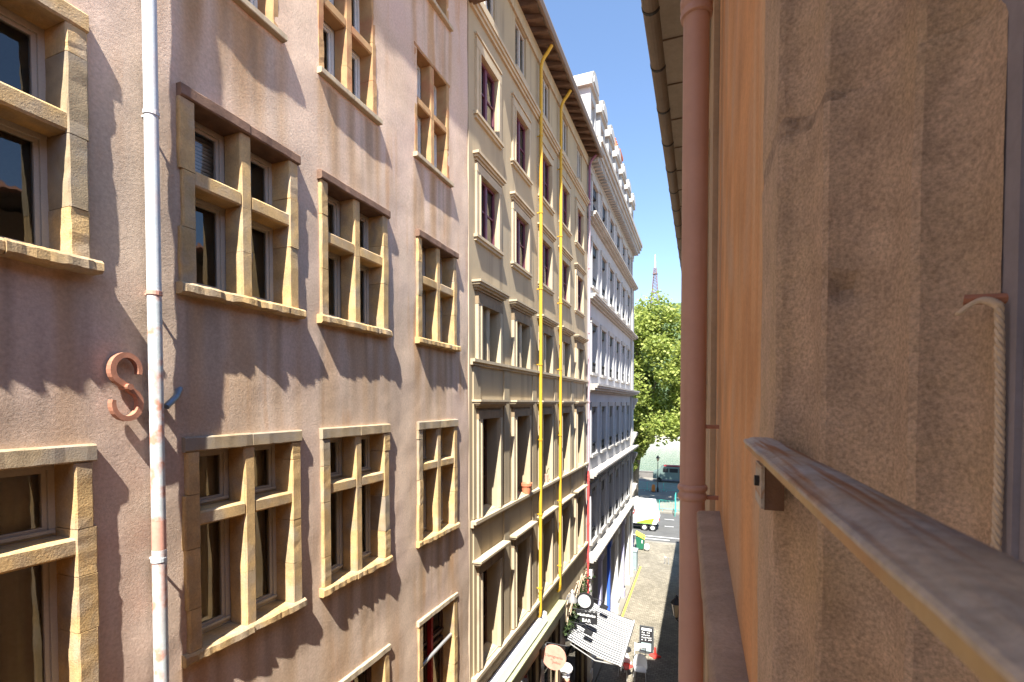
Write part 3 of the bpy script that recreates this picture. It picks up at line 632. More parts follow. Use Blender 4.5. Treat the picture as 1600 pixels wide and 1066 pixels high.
# one window guard, copied
gm = MB().box(-.02, .02, -.5, .5, .40, .44).box(-.015, .015, -.5, .5, .02, .05)
for k in range(13): gm.box(-.008, .008, -.48 + k * .08 - .008, -.48 + k * .08 + .008, .05, .40)
for k in range(12): gm.box(-.006, .006, -.48 + k * .08, -.40 + k * .08, .16, .30)
guard_me = None
for (z0, z1) in GF:
    for c in GC:
        xf = XG - .36
        m = ring(MB(), xf - .03, xf + .03, c - .52, c + .52, z0, z1, .07); m.box(xf - .02, xf + .035, c - .05, c + .05, z0 + .07, z1 - .07); m.box(xf - .02, xf + .03, c - .45, c + .45, z0 + (z1 - z0) * .7, z0 + (z1 - z0) * .7 + .06)
        wn = m.build('window', 'casement_white', grey, fix=False)
        pane(xf, c - .45, c - .05, z0 + .07, z1 - .07, wn); pane(xf, c + .05, c + .45, z0 + .07, z1 - .07, wn)
        if guard_me is None: g = gm.build('guard_rail', 'iron', wn, fix=False); guard_me = g.data
        else: g = bpy.data.objects.new('guard_rail', guard_me); COL.objects.link(g); g.parent = wn
        g.location = (XG - .03, c, z0)
        lb = box('blind_box', (XG - .2, XG - .03, c - .515, c + .515, z1 - random.choice((.22, .36, .36, .5)), z1 - .003), 'iron', wn)
        for (p, q) in ((c - .70, c - .524), (c + .524, c + .70)): box('surround', (XG - .01, XG + .05, p, q, z0 - .1, z1), 'grey', wn)
        box('lintel', (XG - .01, XG + .07, c - .72, c + .72, z1 + .002, z1 + .2), 'grey_trim', wn)
        box('sill', (XG - .4, XG + .10, c - .6, c + .6, z0 - .12, z0 - .004), 'grey_trim', wn)
MB().tube([(XG + .08, 31.3, .2), (XG + .08, 31.3, 20.3)], .05, 10).build('downpipe', 'grey_trim', grey, smooth=True)
for (z0, z1) in ((5.2, 8.15), (8.55, 11.6), (12.1, 15.2), (15.6, 18.4)):
    MB().box(XG - .01, XG + .10, GY1 - .55, GY1 + .1, z0, z1).build('corner_pilaster', 'grey', grey, fix=False)
for z in (5.25, 7.3, 8.6, 10.8): MB().prism([(XG, z), (XG + .12, z + .05), (XG + .2, z + .3), (XG + .34, z + .55), (XG + .36, z + .75), (XG, z + .8)], 'y', GY1 - .35, GY1 + .3).build('corner_console', 'grey_trim', grey)
mr = MB().prism([(XG + .1, 21.45), (XG - .9, 24.6), (-10, 26.0), (-15.5, 24.6), (-16, 21.4)], 'y', GY0, GY1).build('roof', 'slate', grey)
for k in range(7):
    c = 19.75 + k * 2.0
    d = MB().box(XG - 1.2, XG + .02, c - .55, c - .36, 21.5, 23.7).box(XG - 1.2, XG + .02, c + .36, c + .55, 21.5, 23.7).box(XG - 1.2, XG + .015, c - .36, c + .36, 21.5, 21.9).box(XG - 1.2, XG + .015, c - .36, c + .36, 23.35, 23.7).build('dormer', 'grey', grey, fix=False)
    arc = [(c - .72, 23.70), (c + .72, 23.70), (c + .72, 23.86)] + [(c + .66 * math.cos(R(a)), 23.86 + .62 * math.sin(R(a))) for a in range(15, 180, 15)] + [(c - .72, 23.86)]
    MB().prism(arc, 'x', XG - 1.6, XG + .12).build('pediment', 'grey_trim', d)
    arc2 = [(c - .50, 23.88), (c + .50, 23.88)] + [(c + .5 * math.cos(R(a)), 23.90 + .42 * math.sin(R(a))) for a in range(15, 180, 15)]
    MB().prism(arc2, 'x', XG + .121, XG + .16).build('pediment_panel', 'grey', d)
    m = ring(MB(), XG - .16, XG - .1, c - .36, c + .36, 21.9, 23.35, .06); m.box(XG - .15, XG - .09, c - .03, c + .03, 21.96, 23.29); m.build('sash', 'casement_white', d, fix=False)
    pane(XG - .13, c - .30, c + .30, 21.96, 23.29, d)
    MB().box(XG - .02, XG + .10, c - .62, c - .45, 21.5, 22.3).box(XG - .02, XG + .10, c + .45, c + .62, 21.5, 22.3).build('scroll', 'grey_trim', d, fix=False)
chm = MB().box(-5.3, -4.6, 29.3, 30.4, 22.2, 26.0).box(-5.36, -4.54, 29.24, 30.46, 26.0, 26.2).box(-5.36, -4.54, 29.24, 30.46, 25.3, 25.42).build('chimney', 'brick', mr, fix=False)
for y in (29.55, 29.9, 30.2): MB().lathe((-4.95, y, 26.2), [(.10, 0), (.13, .1), (.11, .7), (.14, .75), (.10, .8)], 10).build('chimney_pot', 'terracotta', mr)
# ground floor shopfronts
for i, (a, b, c, d) in enumerate(gshop):
    m = ring(MB(), XG - .3, XG - .2, a, b, c, d, .09); m.box(XG - .29, XG - .21, a + .09, b - .09, 2.9, 2.98)
    wn = m.build('shop_window', 'lilac' if i % 2 else 'white', grey, fix=False); pane(XG - .25, a + .09, b - .09, c + .09, 2.9, wn); pane(XG - .25, a + .09, b - .09, 2.98, d - .09, wn)
for i, y in enumerate((19.15, 21.45, 23.65, 25.95, 28.25, 30.4, 32.0)):
    MB().box(XG - .02, XG + .13, y - .17, y + .17, .0, 4.3).box(XG - .02, XG + .19, y - .22, y + .22, 4.301, 4.6).box(XG - .02, XG + .18, y - .21, y + .21, -.01, .5).build('shop_pilaster', ('white', 'lilac', 'blue', 'white', 'lilac', 'white', 'white')[i], grey, fix=False)

# ------------------------------------------------------------------ right-hand houses
XR = .07
NB0, NB1 = -6.0, 12.4
oh = tag(empty('orange_house', (XR, 1, 0)), 'orange rendered house at right edge, seen along its wall past the stone window jamb', 'building')
facade('wall', XR, NB0, 2.62, 0, 13.95, [(-.80, .57, 10.0, 12.7)], 'orange', oh, cell=.05 * 4, amp=.003, face=-1)
sh = MB(); sh.box(8, 8.2, NB0, 2.6, 0, 13.9); sh.box(XR + .01, 8, NB0, NB0 + .2, 0, 13.9); sh.box(XR + .5, 8, 2.4, 2.6, 0, 13.9); sh.box(XR + .01, 8, NB0 + .2, 2.4, 13.7, 13.9); sh.box(XR + .4, 8, NB0 + .2, 2.4, 9.0, 9.2)
sh.build('back_wall', 'beige', oh)
sh = MB(); sh.box(XR + .30, XR + .40, NB0 + .2, -.62, 9.2, 13.7); sh.box(XR + .30, XR + .40, .62, 2.4, 9.2, 13.7); sh.box(XR + .30, XR + .40, -.62, .62, 12.75, 13.7); sh.box(XR + .30, XR + .40, -.62, .62, 9.2, 10.0)
sh.build('inner_wall', 'inside', oh)
ZT0, ZT1 = 10.0, 12.75
def cove(p0, p1, n=6):
    """quarter hollow from p0 (face looking back along the street) to p1 (face looking across it)"""
    (x0, y0), (x1, y1) = p0, p1
    return [(x0 + (x1 - x0) * math.sin(R(90 * i / n)), y1 + (y0 - y1) * math.cos(R(90 * i / n)) if False else y0 + (y1 - y0) * (1 - math.cos(R(90 * i / n)))) for i in range(1, n + 1)]
prof = [(.0745, .70), (.0615, .60), (.0605, .575), (.0615, .488), (.066, .484)]
prof += cove((.066, .484), (.0850, .452)) + [(.0852, .436), (.0885, .4325)]
prof += cove((.0885, .4325), (.1255, .402)) + [(.1262, .389), (.1300, .3855)]
prof += cove((.1300, .3855), (.1555, .366)) + [(.1568, .356)]
# jamb as stacked blocks, joints as in the photograph
zcuts = [ZT0, 10.42, 11.49, 12.75]
def jamb_block(z0, z1, tilt):
    nz = max(6, int((z1 - z0) / .006)); pr = []
    for (a, b) in zip(prof[:-1], prof[1:]):
        k = max(1, int(math.dist(a, b) / .006))
        pr += [(a[0] + (b[0] - a[0]) * i / k, a[1] + (b[1] - a[1]) * i / k) for i in range(k)]
    pr.append(prof[-1]); v = []; n_ = len(pr)
    for j in range(nz + 1):
        for (a, b) in pr:
            ze = tilt * (a - .06)
            z = z0 + (z1 - z0) * j / nz + (ze if j == nz and z1 < 12.7 else 0) + (ze if j == 0 and z0 > 10.5 else 0)
            e = min(j, nz - j); edge = .004 * (1 if e == 0 else .25 if e == 1 else 0) * (1 + .8 * noise.noise((a * 70, b * 70, 2)))
            z += .004 * noise.noise((a * 60, b * 60, 7)) if e == 0 else 0
            w1 = noise.noise((a * 30, b * 30, z * 9)) * .0016 + noise.noise((a * 90, b * 90, z * 60)) * .0009
            pit = max(0, .013 - math.hypot(z - 11.335, (a - .103))) * 1.1
            v.append((a + w1 + edge * .6, b + w1 + edge + pit, z))
    f = [(j * n_ + i, (j + 1) * n_ + i, (j + 1) * n_ + i + 1, j * n_ + i + 1) for j in range(nz) for i in range(n_ - 1)]
    f = [q[::-1] for q in f]
    return f, v
win = box('window', (.19, .24, .20, .40, ZT0, ZT1), 'blueframe', oh)
for z0, z1 in zip(zcuts[:-1], zcuts[1:]):
    f, v = jamb_block(z0 + .004, z1 - .004, -.62)
    smooth_by_angle(mesh('jamb_stone', v, f, 'jamb', win), 32)
mv_ = []
mp_ = prof[1:]
for j, zz in enumerate((11.478, 11.49, 11.502)):
    for (a, b) in mp_: k_ = .0012 + .001 * noise.noise((a * 200, b * 200, j)); mv_.append((a + k_ * .5, b + k_ * .5, zz - .62 * (a - .06)))
q_ = len(mp_)
mesh('mortar_joint', mv_, [(j * q_ + i, j * q_ + i + 1, (j + 1) * q_ + i + 1, (j + 1) * q_ + i) for j in range(2) for i in range(q_ - 1)], 'mortar', win)
box('jamb_core', (.095, .36, .50, .69, ZT0, ZT1), 'ledge', win)
MB().box(.1585, .30, .374, .4995, ZT0, ZT1).build('jamb_core', 'jamb', win, fix=False)
MB().box(.1575, .185, .342, .373, ZT0 + .01, ZT1).box(.1605, .187, .325, .3415, ZT0 + .01, ZT1).box(.167, .1885, .24, .3245, ZT0 + .01, ZT1).build('frame_moulding', 'blueframe', win, fix=False)
box('far_jamb', (.066, .40, -.98, -.72, ZT0, ZT1), 'jamb', win)
box('lintel', (.064, .46, -.98, .72, ZT1 + .001, ZT1 + .3), 'jamb', win)
box('sill', (.060, .46, -.98, .72, ZT0 - .15, ZT0 - .001), 'jamb', win)
# stone ledge under the window, running to the downpipe
v = []; n = 40
for i in range(n + 1):
    y = .55 + (1.99 - .55) * i / n; xl = .024 - .036 * i / n + .003 * noise.noise((y * 9, 0, 0))
    for (xx, zz) in ((.10, 10.835), (.066, 10.842), (xl + .008, 10.838), (xl, 10.828), (xl + .002, 10.75), (xl + .03, 10.70), (.10, 10.68)):
        v.append((xx + .0015 * noise.noise((y * 25, zz * 40, xx * 40)), y, zz + .002 * noise.noise((y * 20, xx * 50, 3))))
f = [(i * 7 + k, i * 7 + (k + 1) % 7, (i + 1) * 7 + (k + 1) % 7, (i + 1) * 7 + k) for i in range(n) for k in range(7)] + [tuple(range(6, -1, -1)), tuple(n * 7 + k for k in range(7))]
smooth_by_angle(MB().add(v, f).build('ledge', 'ledge', oh), 50)
# salmon downpipe
pc = (-.030, 2.16)
near_pipe = MB().tube([(*pc, 10.905), (*pc, 12.83)], .0505, 28).build('downpipe', 'salmon_pipe_near', oh, smooth=True)
MB().tube([(*pc, 0.2), (*pc, 10.86)], .0495, 28).build('pipe_length', 'salmon_pipe_near', near_pipe, smooth=True)
MB().lathe((*pc, 0), [(.0495, 10.845), (.056, 10.852), (.059, 10.862), (.056, 10.872), (.052, 10.876), (.052, 10.884), (.057, 10.888), (.060, 10.898), (.057, 10.908), (.0505, 10.912)], 28).build('pipe_collar', 'salmon_pipe_near', near_pipe, smooth=True)
MB().lathe((*pc, 0), [(.0506, 12.82), (.061, 12.822), (.063, 12.84), (.058, 12.846), (.058, 12.86), (.063, 12.865), (.063, 12.90), (.057, 12.91)], 28).build('pipe_collar', 'salmon_pipe_near', near_pipe, smooth=True)
MB().tube([(*pc, 12.9), (*pc, 13.5), (-.1, 2.16, 13.7), (-.33, 2.16, 13.9)], .0565, 24).build('pipe_length', 'salmon_pipe_near', near_pipe, smooth=True)
MB().box(-.02, .085, 2.150, 2.170, 10.853, 10.868).build('pipe_bracket', 'rustpaint', near_pipe, fix=False)
MB().box(.0, .085, 2.15, 2.17, 11.145, 11.16).build('pipe_bracket', 'rustpaint', near_pipe, fix=False)
# handrail and its lug
n = 60; hy0, hy1 = -.60, .472
hp = [(.0352, -.0340), (.0350, -.0328), (.0358, -.0318), (.0392, -.0312), (.0402, -.0303), (.0430, -.0298), (.0530, -.0298), (.0575, -.0304), (.0598, -.0318), (.0600, -.0338), (.058, -.0345)]
hn = len(hp); v = []
for i in range(n + 1):
    y = hy0 + (hy1 - hy0) * i / n
    for (a, b) in hp:
        v.append((a + .00035 * noise.noise((y * 40, a * 300, 0)), y, HC + b + .00035 * noise.noise((y * 35, a * 500, 5)) - (.0007 * max(0, noise.noise((y * 14, 7, 1)) - .2) if b > -.031 and a < .045 else 0)))
rings = n + 1
for y, s_ in ((hy1 + .005, .93), (hy1 + .009, .75), (hy1 + .012, .45), (hy1 + .013, .15)):
    for (a, b) in hp: v.append((.0475 + (a - .0475) * s_, y, HC - .0322 + (b + .0322) * max(.5, s_)))
    rings += 1
f = [(i * hn + k, i * hn + (k + 1) % hn, (i + 1) * hn + (k + 1) % hn, (i + 1) * hn + k) for i in range(rings - 1) for k in range(hn)] + [tuple(range(hn - 1, -1, -1)), tuple((rings - 1) * hn + k for k in range(hn))]
hr = smooth_by_angle(MB().add(v, f).build('handrail', 'rail', None), 35)
tag(hr, 'worn grey painted iron handrail across the near window opening at right', 'handrail')
MB().box(.0366, .0572, hy0, hy1 + .001, HC - .0385, HC - .0336).build('lower_edge', 'rail_low', hr, fix=False)
MB().box(.0495, .0640, .447, .4895, HC - .088, HC - .0374).build('lug', 'stone_brown', hr, fix=False)
MB().box(.0468, .0494, .446, .4895, HC - .087, HC - .052).build('lug_plate', 'rail', hr, fix=False)
MB().tube([(.0432, .462, HC - .066), (.050, .462, HC - .066)], .0048, 6).build('bolt', 'iron', hr)
# cord hanging from a peg
ro = tag(empty('cord', (.153, .352, 11.3)), 'pale braided cord hanging from a peg beside the blue-grey window frame', 'cord')
def cord_path(t):
    if t < .18: u = t / .18; return Vector((.139 + .0145 * u, .357 - .007 * u, 11.302 + .006 * math.sin(u * math.pi * .9)))
    u = (t - .18) / .82; return Vector((.1535 + .0012 * math.sin(u * 7), .350 - .004 * u, 11.3045 - .34 * u))
for s_ in range(3):
    pts = []
    for i in range(261):
        t_ = i / 260; p = cord_path(t_); a = t_ * 2 * math.pi * 30 + s_ * 2.094
        pts.append(p + Vector((math.cos(a) * .0011, math.sin(a) * .0011, math.cos(a) * .0007 if t_ < .18 else 0)))
    MB().tube(pts, .0013, 6).build('strand', 'rope', ro, smooth=True)
MB().tube([(.160, .352, 11.308), (.142, .360, 11.310)], .003, 8).build('peg', 'rustpaint', ro)
# neighbour beyond the downpipe, and the eaves
nb = tag(empty('beige_house', (XR, 7, 0)), 'beige rendered house just beyond the salmon downpipe, mostly hidden', 'building')
MB().box(.045, 8, 2.63, NB1, 0, 13.9).build('wall', 'beige', nb, fix=False)
fl_ = tag(empty('low_house', (.1, 24, 0)), 'lower house farther along the right side of the street, hidden by the downpipe', 'building')
MB().box(.12, 8, NB1 + .02, 34, 0, 11.2).build('wall', 'beige', fl_, fix=False)
MB().prism([(-.10, 11.15), (-.10, 11.25), (4, 12.6), (8.2, 11.2), (8.2, 11.1)], 'y', NB1 + .02, 34.1).build('roof', 'tile', fl_)
for (parent, a, b) in ((oh, NB0 - .1, 2.62), (nb, 2.625, NB1 + .1)):
    rf = MB().prism([(-.33, 14.02), (-.33, 14.10), (4, 15.6), (8.3, 14.0), (8.3, 13.92), (4, 15.4)], 'y', a, b).build('roof', 'tile', parent)
    MB().prism([(-.30, 13.98), (-.30, 14.01), (.30, 13.98), (.30, 13.95)], 'y', a, b).build('soffit', 'soffit', rf)
    arc = [(-.345 + .062 * math.cos(R(t)), 14.01 + .062 * math.sin(R(t))) for t in range(180, 361, 20)]
    MB().prism(arc + [(-.283, 14.02), (-.407, 14.02)], 'y', a, b).build('gutter', 'gutter', rf)
    y = a + .3
    while y < b:
        MB().prism([(-.345 + .066 * math.cos(R(t)), 14.01 + .066 * math.sin(R(t))) for t in range(180, 361, 20)] + [(-.279, 14.025), (-.411, 14.025)], 'y', y, y + .025).build('gutter_bracket', 'iron', rf); y += .62
    y = a + .15
    while y < b: MB().box(-.29, .06, y, y + .006, 13.966, 13.975).build('board_joint', 'rafter', rf, fix=False); y += .55
for (nm, x0, x1, y0, y1, h, mt, lab) in (('sky_block_house', -12, -4.22, -34, -3.05, 19, 'beige', 'plain beige house behind the viewpoint, left side of the street'),
                                     ('sky_block_house', .08, 8, -34, -6.05, 14, 'orange', 'plain orange house behind the viewpoint, right side of the street'),
                                     ('sky_block_end_house', -14, 10, -46, -40, 17, 'beige', 'beige house closing the street behind the viewpoint')):
    h_ = tag(empty(nm, (x0, y0, 0)), lab, 'building')  # unseen houses, added to keep open sky light off the jamb and walls
    MB().box(x0, x1, y0, y1, 0, h).build('wall', mt, h_, fix=False)
    MB().prism([(x0 - .3, h - .02), (x0 - .3, h + .08), ((x0 + x1) / 2, h + 1.6), (x1 + .3, h + .08), (x1 + .3, h - .02)], 'y', y0 - .2, y1 + .0).build('roof', 'tile', h_)
def street_window(parent, x, y, z0, z1, w_=.5):
    m = ring(MB(), x - .03, x - .004, y - w_, y + w_, z0, z1, .06); m.box(x - .028, x - .006, y - .04, y + .04, z0 + .06, z1 - .06); m.box(x - .026, x - .007, y - w_ + .06, y - .04, (z0 + z1) / 2 - .02, (z0 + z1) / 2 + .02); m.box(x - .026, x - .007, y + .04, y + w_ - .06, (z0 + z1) / 2 - .02, (z0 + z1) / 2 + .02)
    wn = m.build('window', 'casement', parent, fix=False)
    pane(x - .015, y - w_ + .06, y - .04, z0 + .06, z1 - .06, wn); pane(x - .015, y + .04, y + w_ - .06, z0 + .06, z1 - .06, wn)
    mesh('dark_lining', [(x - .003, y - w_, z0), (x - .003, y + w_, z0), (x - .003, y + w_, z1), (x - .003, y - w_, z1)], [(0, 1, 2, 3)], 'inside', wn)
    for (p, q) in ((y - w_ - .15, y - w_ - .002), (y + w_ + .002, y + w_ + .15)): box('jamb_stone', (x - .05, x + .01, p, q, z0, z1), 'cream_trim', wn)
    box('lintel_stone', (x - .052, x + .01, y - w_ - .16, y + w_ + .16, z1 + .002, z1 + .18), 'cream_trim', wn); box('sill_stone', (x - .07, x + .01, y - w_ - .18, y + w_ + .18, z0 - .12, z0 - .002), 'cream_trim', wn)
for z in (2.2, 5.4, 8.4, 11.4):
    for y in (4.6, 7.3, 10.2): street_window(nb, .045, y, z, z + 1.7)
    if z < 9:
        for y in (14.5, 18.6, 21.5, 24.5, 27.6, 30.8): street_window(fl_, .12, y, z, z + 1.7)
# wall lantern on the right
la = tag(empty('wall_lantern', (-.62, 16, 4.9)), 'old street lantern on a bracket, in shade at the right side of the street', 'lantern')
MB().lathe((-.66, 16, 4.52), [(.05, 0), (.10, .06), (.165, .42), (.155, .43)], 6).build('glass', 'lampglass', la)
MB().lathe((-.66, 16, 4.95), [(.19, 0), (.17, .03), (.08, .14), (.05, .17), (.06, .22), (.01, .27)], 6).build('cap', 'iron', la)
m = MB()
for k in range(6):
    a = math.pi * k / 3; m.tube([(-.66 + .1 * math.cos(a), 16 + .1 * math.sin(a), 4.58), (-.66 + .168 * math.cos(a), 16 + .168 * math.sin(a), 4.95)], .01, 5)
m.build('ribs', 'iron', la); MB().lathe((-.66, 16, 4.44), [(.01, 0), (.05, .04), (.055, .08)], 8).build('finial', 'iron', la)
MB().tube([(.13, 16, 4.35), (-.2, 16, 4.3), (-.5, 16, 4.33), (-.66, 16, 4.44)], .018, 8).tube([(.13, 16, 4.9), (-.1, 16, 4.5), (-.3, 16, 4.33)], .014, 8).build('bracket', 'iron', la, smooth=True)

# ------------------------------------------------------------------ things in the street
# flower pots on the cream sills
p = tag(empty('flower_pot', (XC + .02, 11.72, 8.93)), 'terracotta flower pot on the cream house sill left of the first yellow pipe', 'flower pot')
MB().lathe((XC + .03, 11.72, 8.935), [(.10, 0), (.135, .2), (.15, .2), (.155, .27), (.135, .27), (.125, .22)], 18).build('pot', 'terracotta', p); MB().lathe((XC + .03, 11.72, 9.1), [(.12, 0), (.125, .06)], 14).build('soil', 'rafter', p)
p = tag(empty('flower_pot', (XC + .02, 13.5, 8.93)), 'small pinkish pot on the cream house sill between the yellow pipes', 'flower pot')
MB().lathe((XC + .0, 13.55, 8.935), [(.05, 0), (.06, .2), (.065, .2), (.066, .24), (.05, .24)], 14).build('pot', 'pipe_salmon', p); MB().tube([(XC, 13.56, 9.15), (XC + .02, 13.62, 9.3), (XC + .05, 13.66, 9.34)], .012, 6).build('stem', 'ivy', p)
# striped awning
AY0, AY1 = 15.42, 18.86
aw = tag(empty('striped_awning', (XL, 17, 3.3)), 'black and white striped fabric awning sloping out over the bar front', 'awning')
def awp(u, v):   # u along the wall, v outwards
    y = AY0 + (AY1 - AY0) * u; xx = XC + .05 + 1.83 * v
    return (xx, y, 3.55 - .62 * v - .10 * math.sin(math.pi * v) * .8 - .012 * math.sin(u * 40) * math.sin(math.pi * v))
NS = 25
vv = []; ff = {'w': [], 'b': []}; nv = 10
us = []
for k in range(NS): us += [(k / NS, (k + .56) / NS, 'w'), ((k + .56) / NS, (k + 1) / NS, 'b')]
for (u0, u1, kind) in us:
    o_ = len(vv)
    for j in range(nv + 1): vv += [awp(u0, j / nv), awp(u1, j / nv)]
    for j in range(nv): ff[kind].append((o_ + 2 * j, o_ + 2 * j + 2, o_ + 2 * j + 3, o_ + 2 * j + 1))
    o_ = len(vv); p0 = awp(u0, 1); p1 = awp(u1, 1); vv += [p0, p1, (p1[0] + .02, p1[1], p1[2] - .17), (p0[0] + .02, p0[1], p0[2] - .17)]; ff[kind].append((o_, o_ + 3, o_ + 2, o_ + 1))
def sub(faces):
    ids = sorted({i for q in faces for i in q}); mp = {i: k for k, i in enumerate(ids)}; return [vv[i] for i in ids], [tuple(mp[i] for i in q) for q in faces]
mesh('white_stripes', *sub(ff['w']), 'awning_white', aw, smooth=False); mesh('black_stripes', *sub(ff['b']), 'black', aw)
MB().tube([awp(0, 1), awp(1, 1)], .025, 8).build('front_bar', 'white_metal', aw); MB().box(XC + .01, XC + .16, AY0 - .05, AY1 + .03, 3.52, 3.66).build('cassette', 'black', aw, fix=False)
for u in (.02, .98):
    p0, p1 = awp(u, 1), awp(u, .1); MB().tube([(p0[0], p0[1], p0[2] - .03), ((p0[0] + p1[0]) / 2, p1[1], p1[2] - .55), (p1[0], p1[1], p1[2] - .15)], .02, 8).build('arm', 'steel', aw)
# hanging bar sign with its round emblem and floodlights
RX = Vector((1, 0, 0))
from mathutils import Euler
FACE = Euler((R(90), 0, 0))          # lettering that faces back up the street
bs = tag(empty('bar_sign', (-3.6, 16.5, 3.8)), 'black hanging bar sign with white letters above the striped awning', 'sign')
MB().box(-4.0, -3.26, 16.47, 16.52, 3.62, 4.02).build('board', 'black', bs, fix=False)
text('lettering', 'BAR', .17, Vector((-3.63, 16.465, 3.72)), FACE, 'white_metal', bs)
m = MB()
for k in range(9): m.box(-3.94 + k * .07, -3.90 + k * .07 + .01 * (k % 3), 16.462, 16.468, 3.87, 3.93 + .02 * (k % 2))
m.build('small_lettering', 'white_metal', bs, fix=False)
MB().tube([(XC, 16.5, 4.06), (-3.22, 16.5, 4.06)], .015, 6).build('bracket', 'iron', bs)
em = tag(empty('round_emblem', (-3.75, 16.7, 4.3)), 'round white emblem plate in a dark ring above the bar sign', 'sign')
MB().tube([(-3.74, 16.74, 4.26), (-3.74, 16.80, 4.26)], .31, 28).build('ring', 'black', em); MB().tube([(-3.76, 16.71, 4.28), (-3.76, 16.739, 4.28)], .23, 28).build('plate', 'awning_white', em)
m = MB()
for k in range(7): a = k * .9; m.box(-3.76 + .13 * math.cos(a) - .035, -3.76 + .13 * math.cos(a) + .035, 16.704, 16.709, 4.28 + .13 * math.sin(a) - .02, 4.28 + .13 * math.sin(a) + .025)
m.build('motif', 'cabinet', em, fix=False); MB().tube([(XC, 16.77, 4.5), (-3.74, 16.77, 4.5)], .012, 6).build('bracket', 'iron', em)
for (x, y, z, lab) in ((-3.30, 17.9, 3.72, 'small black floodlight above the far edge of the striped awning'), (-3.45, 15.9, 3.62, 'small black floodlight below the bar sign')):
    fl = tag(empty('floodlight', (x, y, z)), lab, 'floodlight', 'floodlights over the awning')
    MB().prism([(x - .14, z - .02), (x + .14, z - .1), (x + .16, z - .04), (x - .1, z + .06)], 'y', y - .12, y + .12).build('housing', 'black', fl); MB().tube([(XC, y, z + .25), (x - .1, y, z + .2), (x, y, z)], .014, 6).build('arm', 'black', fl)
# round orange sign
os_ = tag(empty('round_sign', (-3.78, 13, 4.12)), 'round orange hanging sign with dark cursive lettering', 'sign')
MB().tube([(-3.78, 12.975, 4.12), (-3.78, 13.02, 4.12)], .335, 36).build('disc', 'orange_sign', os_)
MB().lathe((0, 0, 0), [(.335, -.03), (.35, -.03), (.35, .03), (.335, .03)], 36).build('rim', 'pipe_salmon', os_).matrix_local = Matrix.Translation((-3.78, 12.998, 4.12)) @ Matrix.Rotation(R(90), 4, 'X')
it = Euler((R(90), R(4), 0))
text('lettering', "L'emigneria", .115, Vector((-3.78, 12.97, 4.15)), it, 'black', os_); text('lettering', 'du', .07, Vector((-3.84, 12.97, 4.06)), it, 'black', os_); text('lettering', 'Jadou', .105, Vector((-3.70, 12.97, 3.99)), it, 'black', os_)
MB().tube([(XC, 13, 4.5), (-3.4, 13, 4.5)], .015, 6).tube([(-3.78, 13, 4.5), (-3.78, 13, 4.45)], .01, 6).build('bracket', 'iron', os_)
# chef figure fixed beside the sign
cf = tag(empty('chef_figure', (-3.72, 14.0, 2.3)), 'painted chef figure with white hat and blue sleeves below the orange sign', 'figure')
cx, cy, cz = -3.70, 14.0, 2.25
MB().lathe((cx, cy, cz), [(.14, 0), (.20, .1), (.22, .35), (.20, .52), (.09, .60)], 16).build('torso', 'white', cf, smooth=True)
m = MB(); m.tube([(cx - .17, cy, cz + .52), (cx - .30, cy - .06, cz + .42), (cx - .22, cy - .22, cz + .34)], [.085, .075, .06], 10); m.tube([(cx + .17, cy, cz + .52), (cx + .31, cy - .06, cz + .42), (cx + .22, cy - .22, cz + .34)], [.085, .075, .06], 10); m.build('sleeves', 'blue', cf, smooth=True)
MB().lathe((cx, cy, cz + .55), [(.12, 0), (.15, .03), (.12, .09)], 12).build('neckerchief', 'red', cf)
MB().ball((cx, cy, cz + .74), .125, 14, 10, (.92, .95, 1.1)).ball((cx, cy - .125, cz + .73), .028, 8, 6).build('head', 'skin', cf, smooth=True)
MB().lathe((cx, cy, cz + .82), [(.128, 0), (.13, .1), (.19, .16), (.21, .26), (.15, .34), (.02, .36)], 14).build('hat', 'white_metal', cf, smooth=True)
MB().ball((cx - .04, cy - .12, cz + .685), .04, 8, 5, (1.3, .5, .5)).ball((cx + .04, cy - .12, cz + .685), .04, 8, 5, (1.3, .5, .5)).build('moustache', 'black', cf)
MB().box(cx - .3, cx + .25, cy - .2, cy + .2, cz - .06, cz).box(XL - .05, cx, cy - .03, cy + .03, cz - .12, cz - .061).build('shelf', 'shopdark', cf, fix=False)
# ivy and cables at the joint above the awning
iv = tag(empty('ivy', (XL, 17.6, 3.9)), 'tangled ivy and dry stems on the wall above the striped awning', 'ivy')
m = MB()
for k in range(420):
    t_ = random.random(); y = 15.2 + 3.6 * t_ + random.gauss(0, .1); z = 3.7 + (.25 + 1.1 * t_ * t_) * random.random(); x = XC + abs(random.gauss(0, .12)) + .02
    q = Matrix.Rotation(random.uniform(0, 6), 3, Vector((random.gauss(0, 1), random.gauss(0, 1), random.gauss(0, 1))).normalized()); s_ = random.uniform(.04, .08)
    m.add([Vector((x, y, z)) + q @ Vector(c) * s_ for c in ((-1, 0, 0), (0, -.7, 0), (1, 0, 0), (0, .7, 0))], [(0, 1, 2, 3)])
m.build('leaves', 'ivy', iv, fix=False)
m = MB()
for k in range(14):
    y0 = 15.6 + k * .22; m.tube([(XC + .05, y0 + random.uniform(0, .3) * j, 3.6 + .28 * j + random.uniform(-.1, .1)) if j else (XC + .05, y0, 3.55) for j in range(5)], .018, 5)
m.build('stems', 'beige', iv)
cl = tag(empty('wall_lamp', (XL, 15.5, 4.9)), 'white carved wall lamp on a curved bracket below the second yellow pipe', 'lamp')
MB().tube([(XC, 15.55, 4.5), (XC + .15, 15.5, 4.9), (XC + .3, 15.5, 5.0)], .03, 8).build('bracket', 'steel', cl, smooth=True); MB().lathe((XC + .3, 15.5, 4.72), [(.16, 0), (.15, .08), (.09, .18), (.05, .3), (.07, .33), (.02, .4)], 12).build('shade', 'steel', cl, smooth=True)
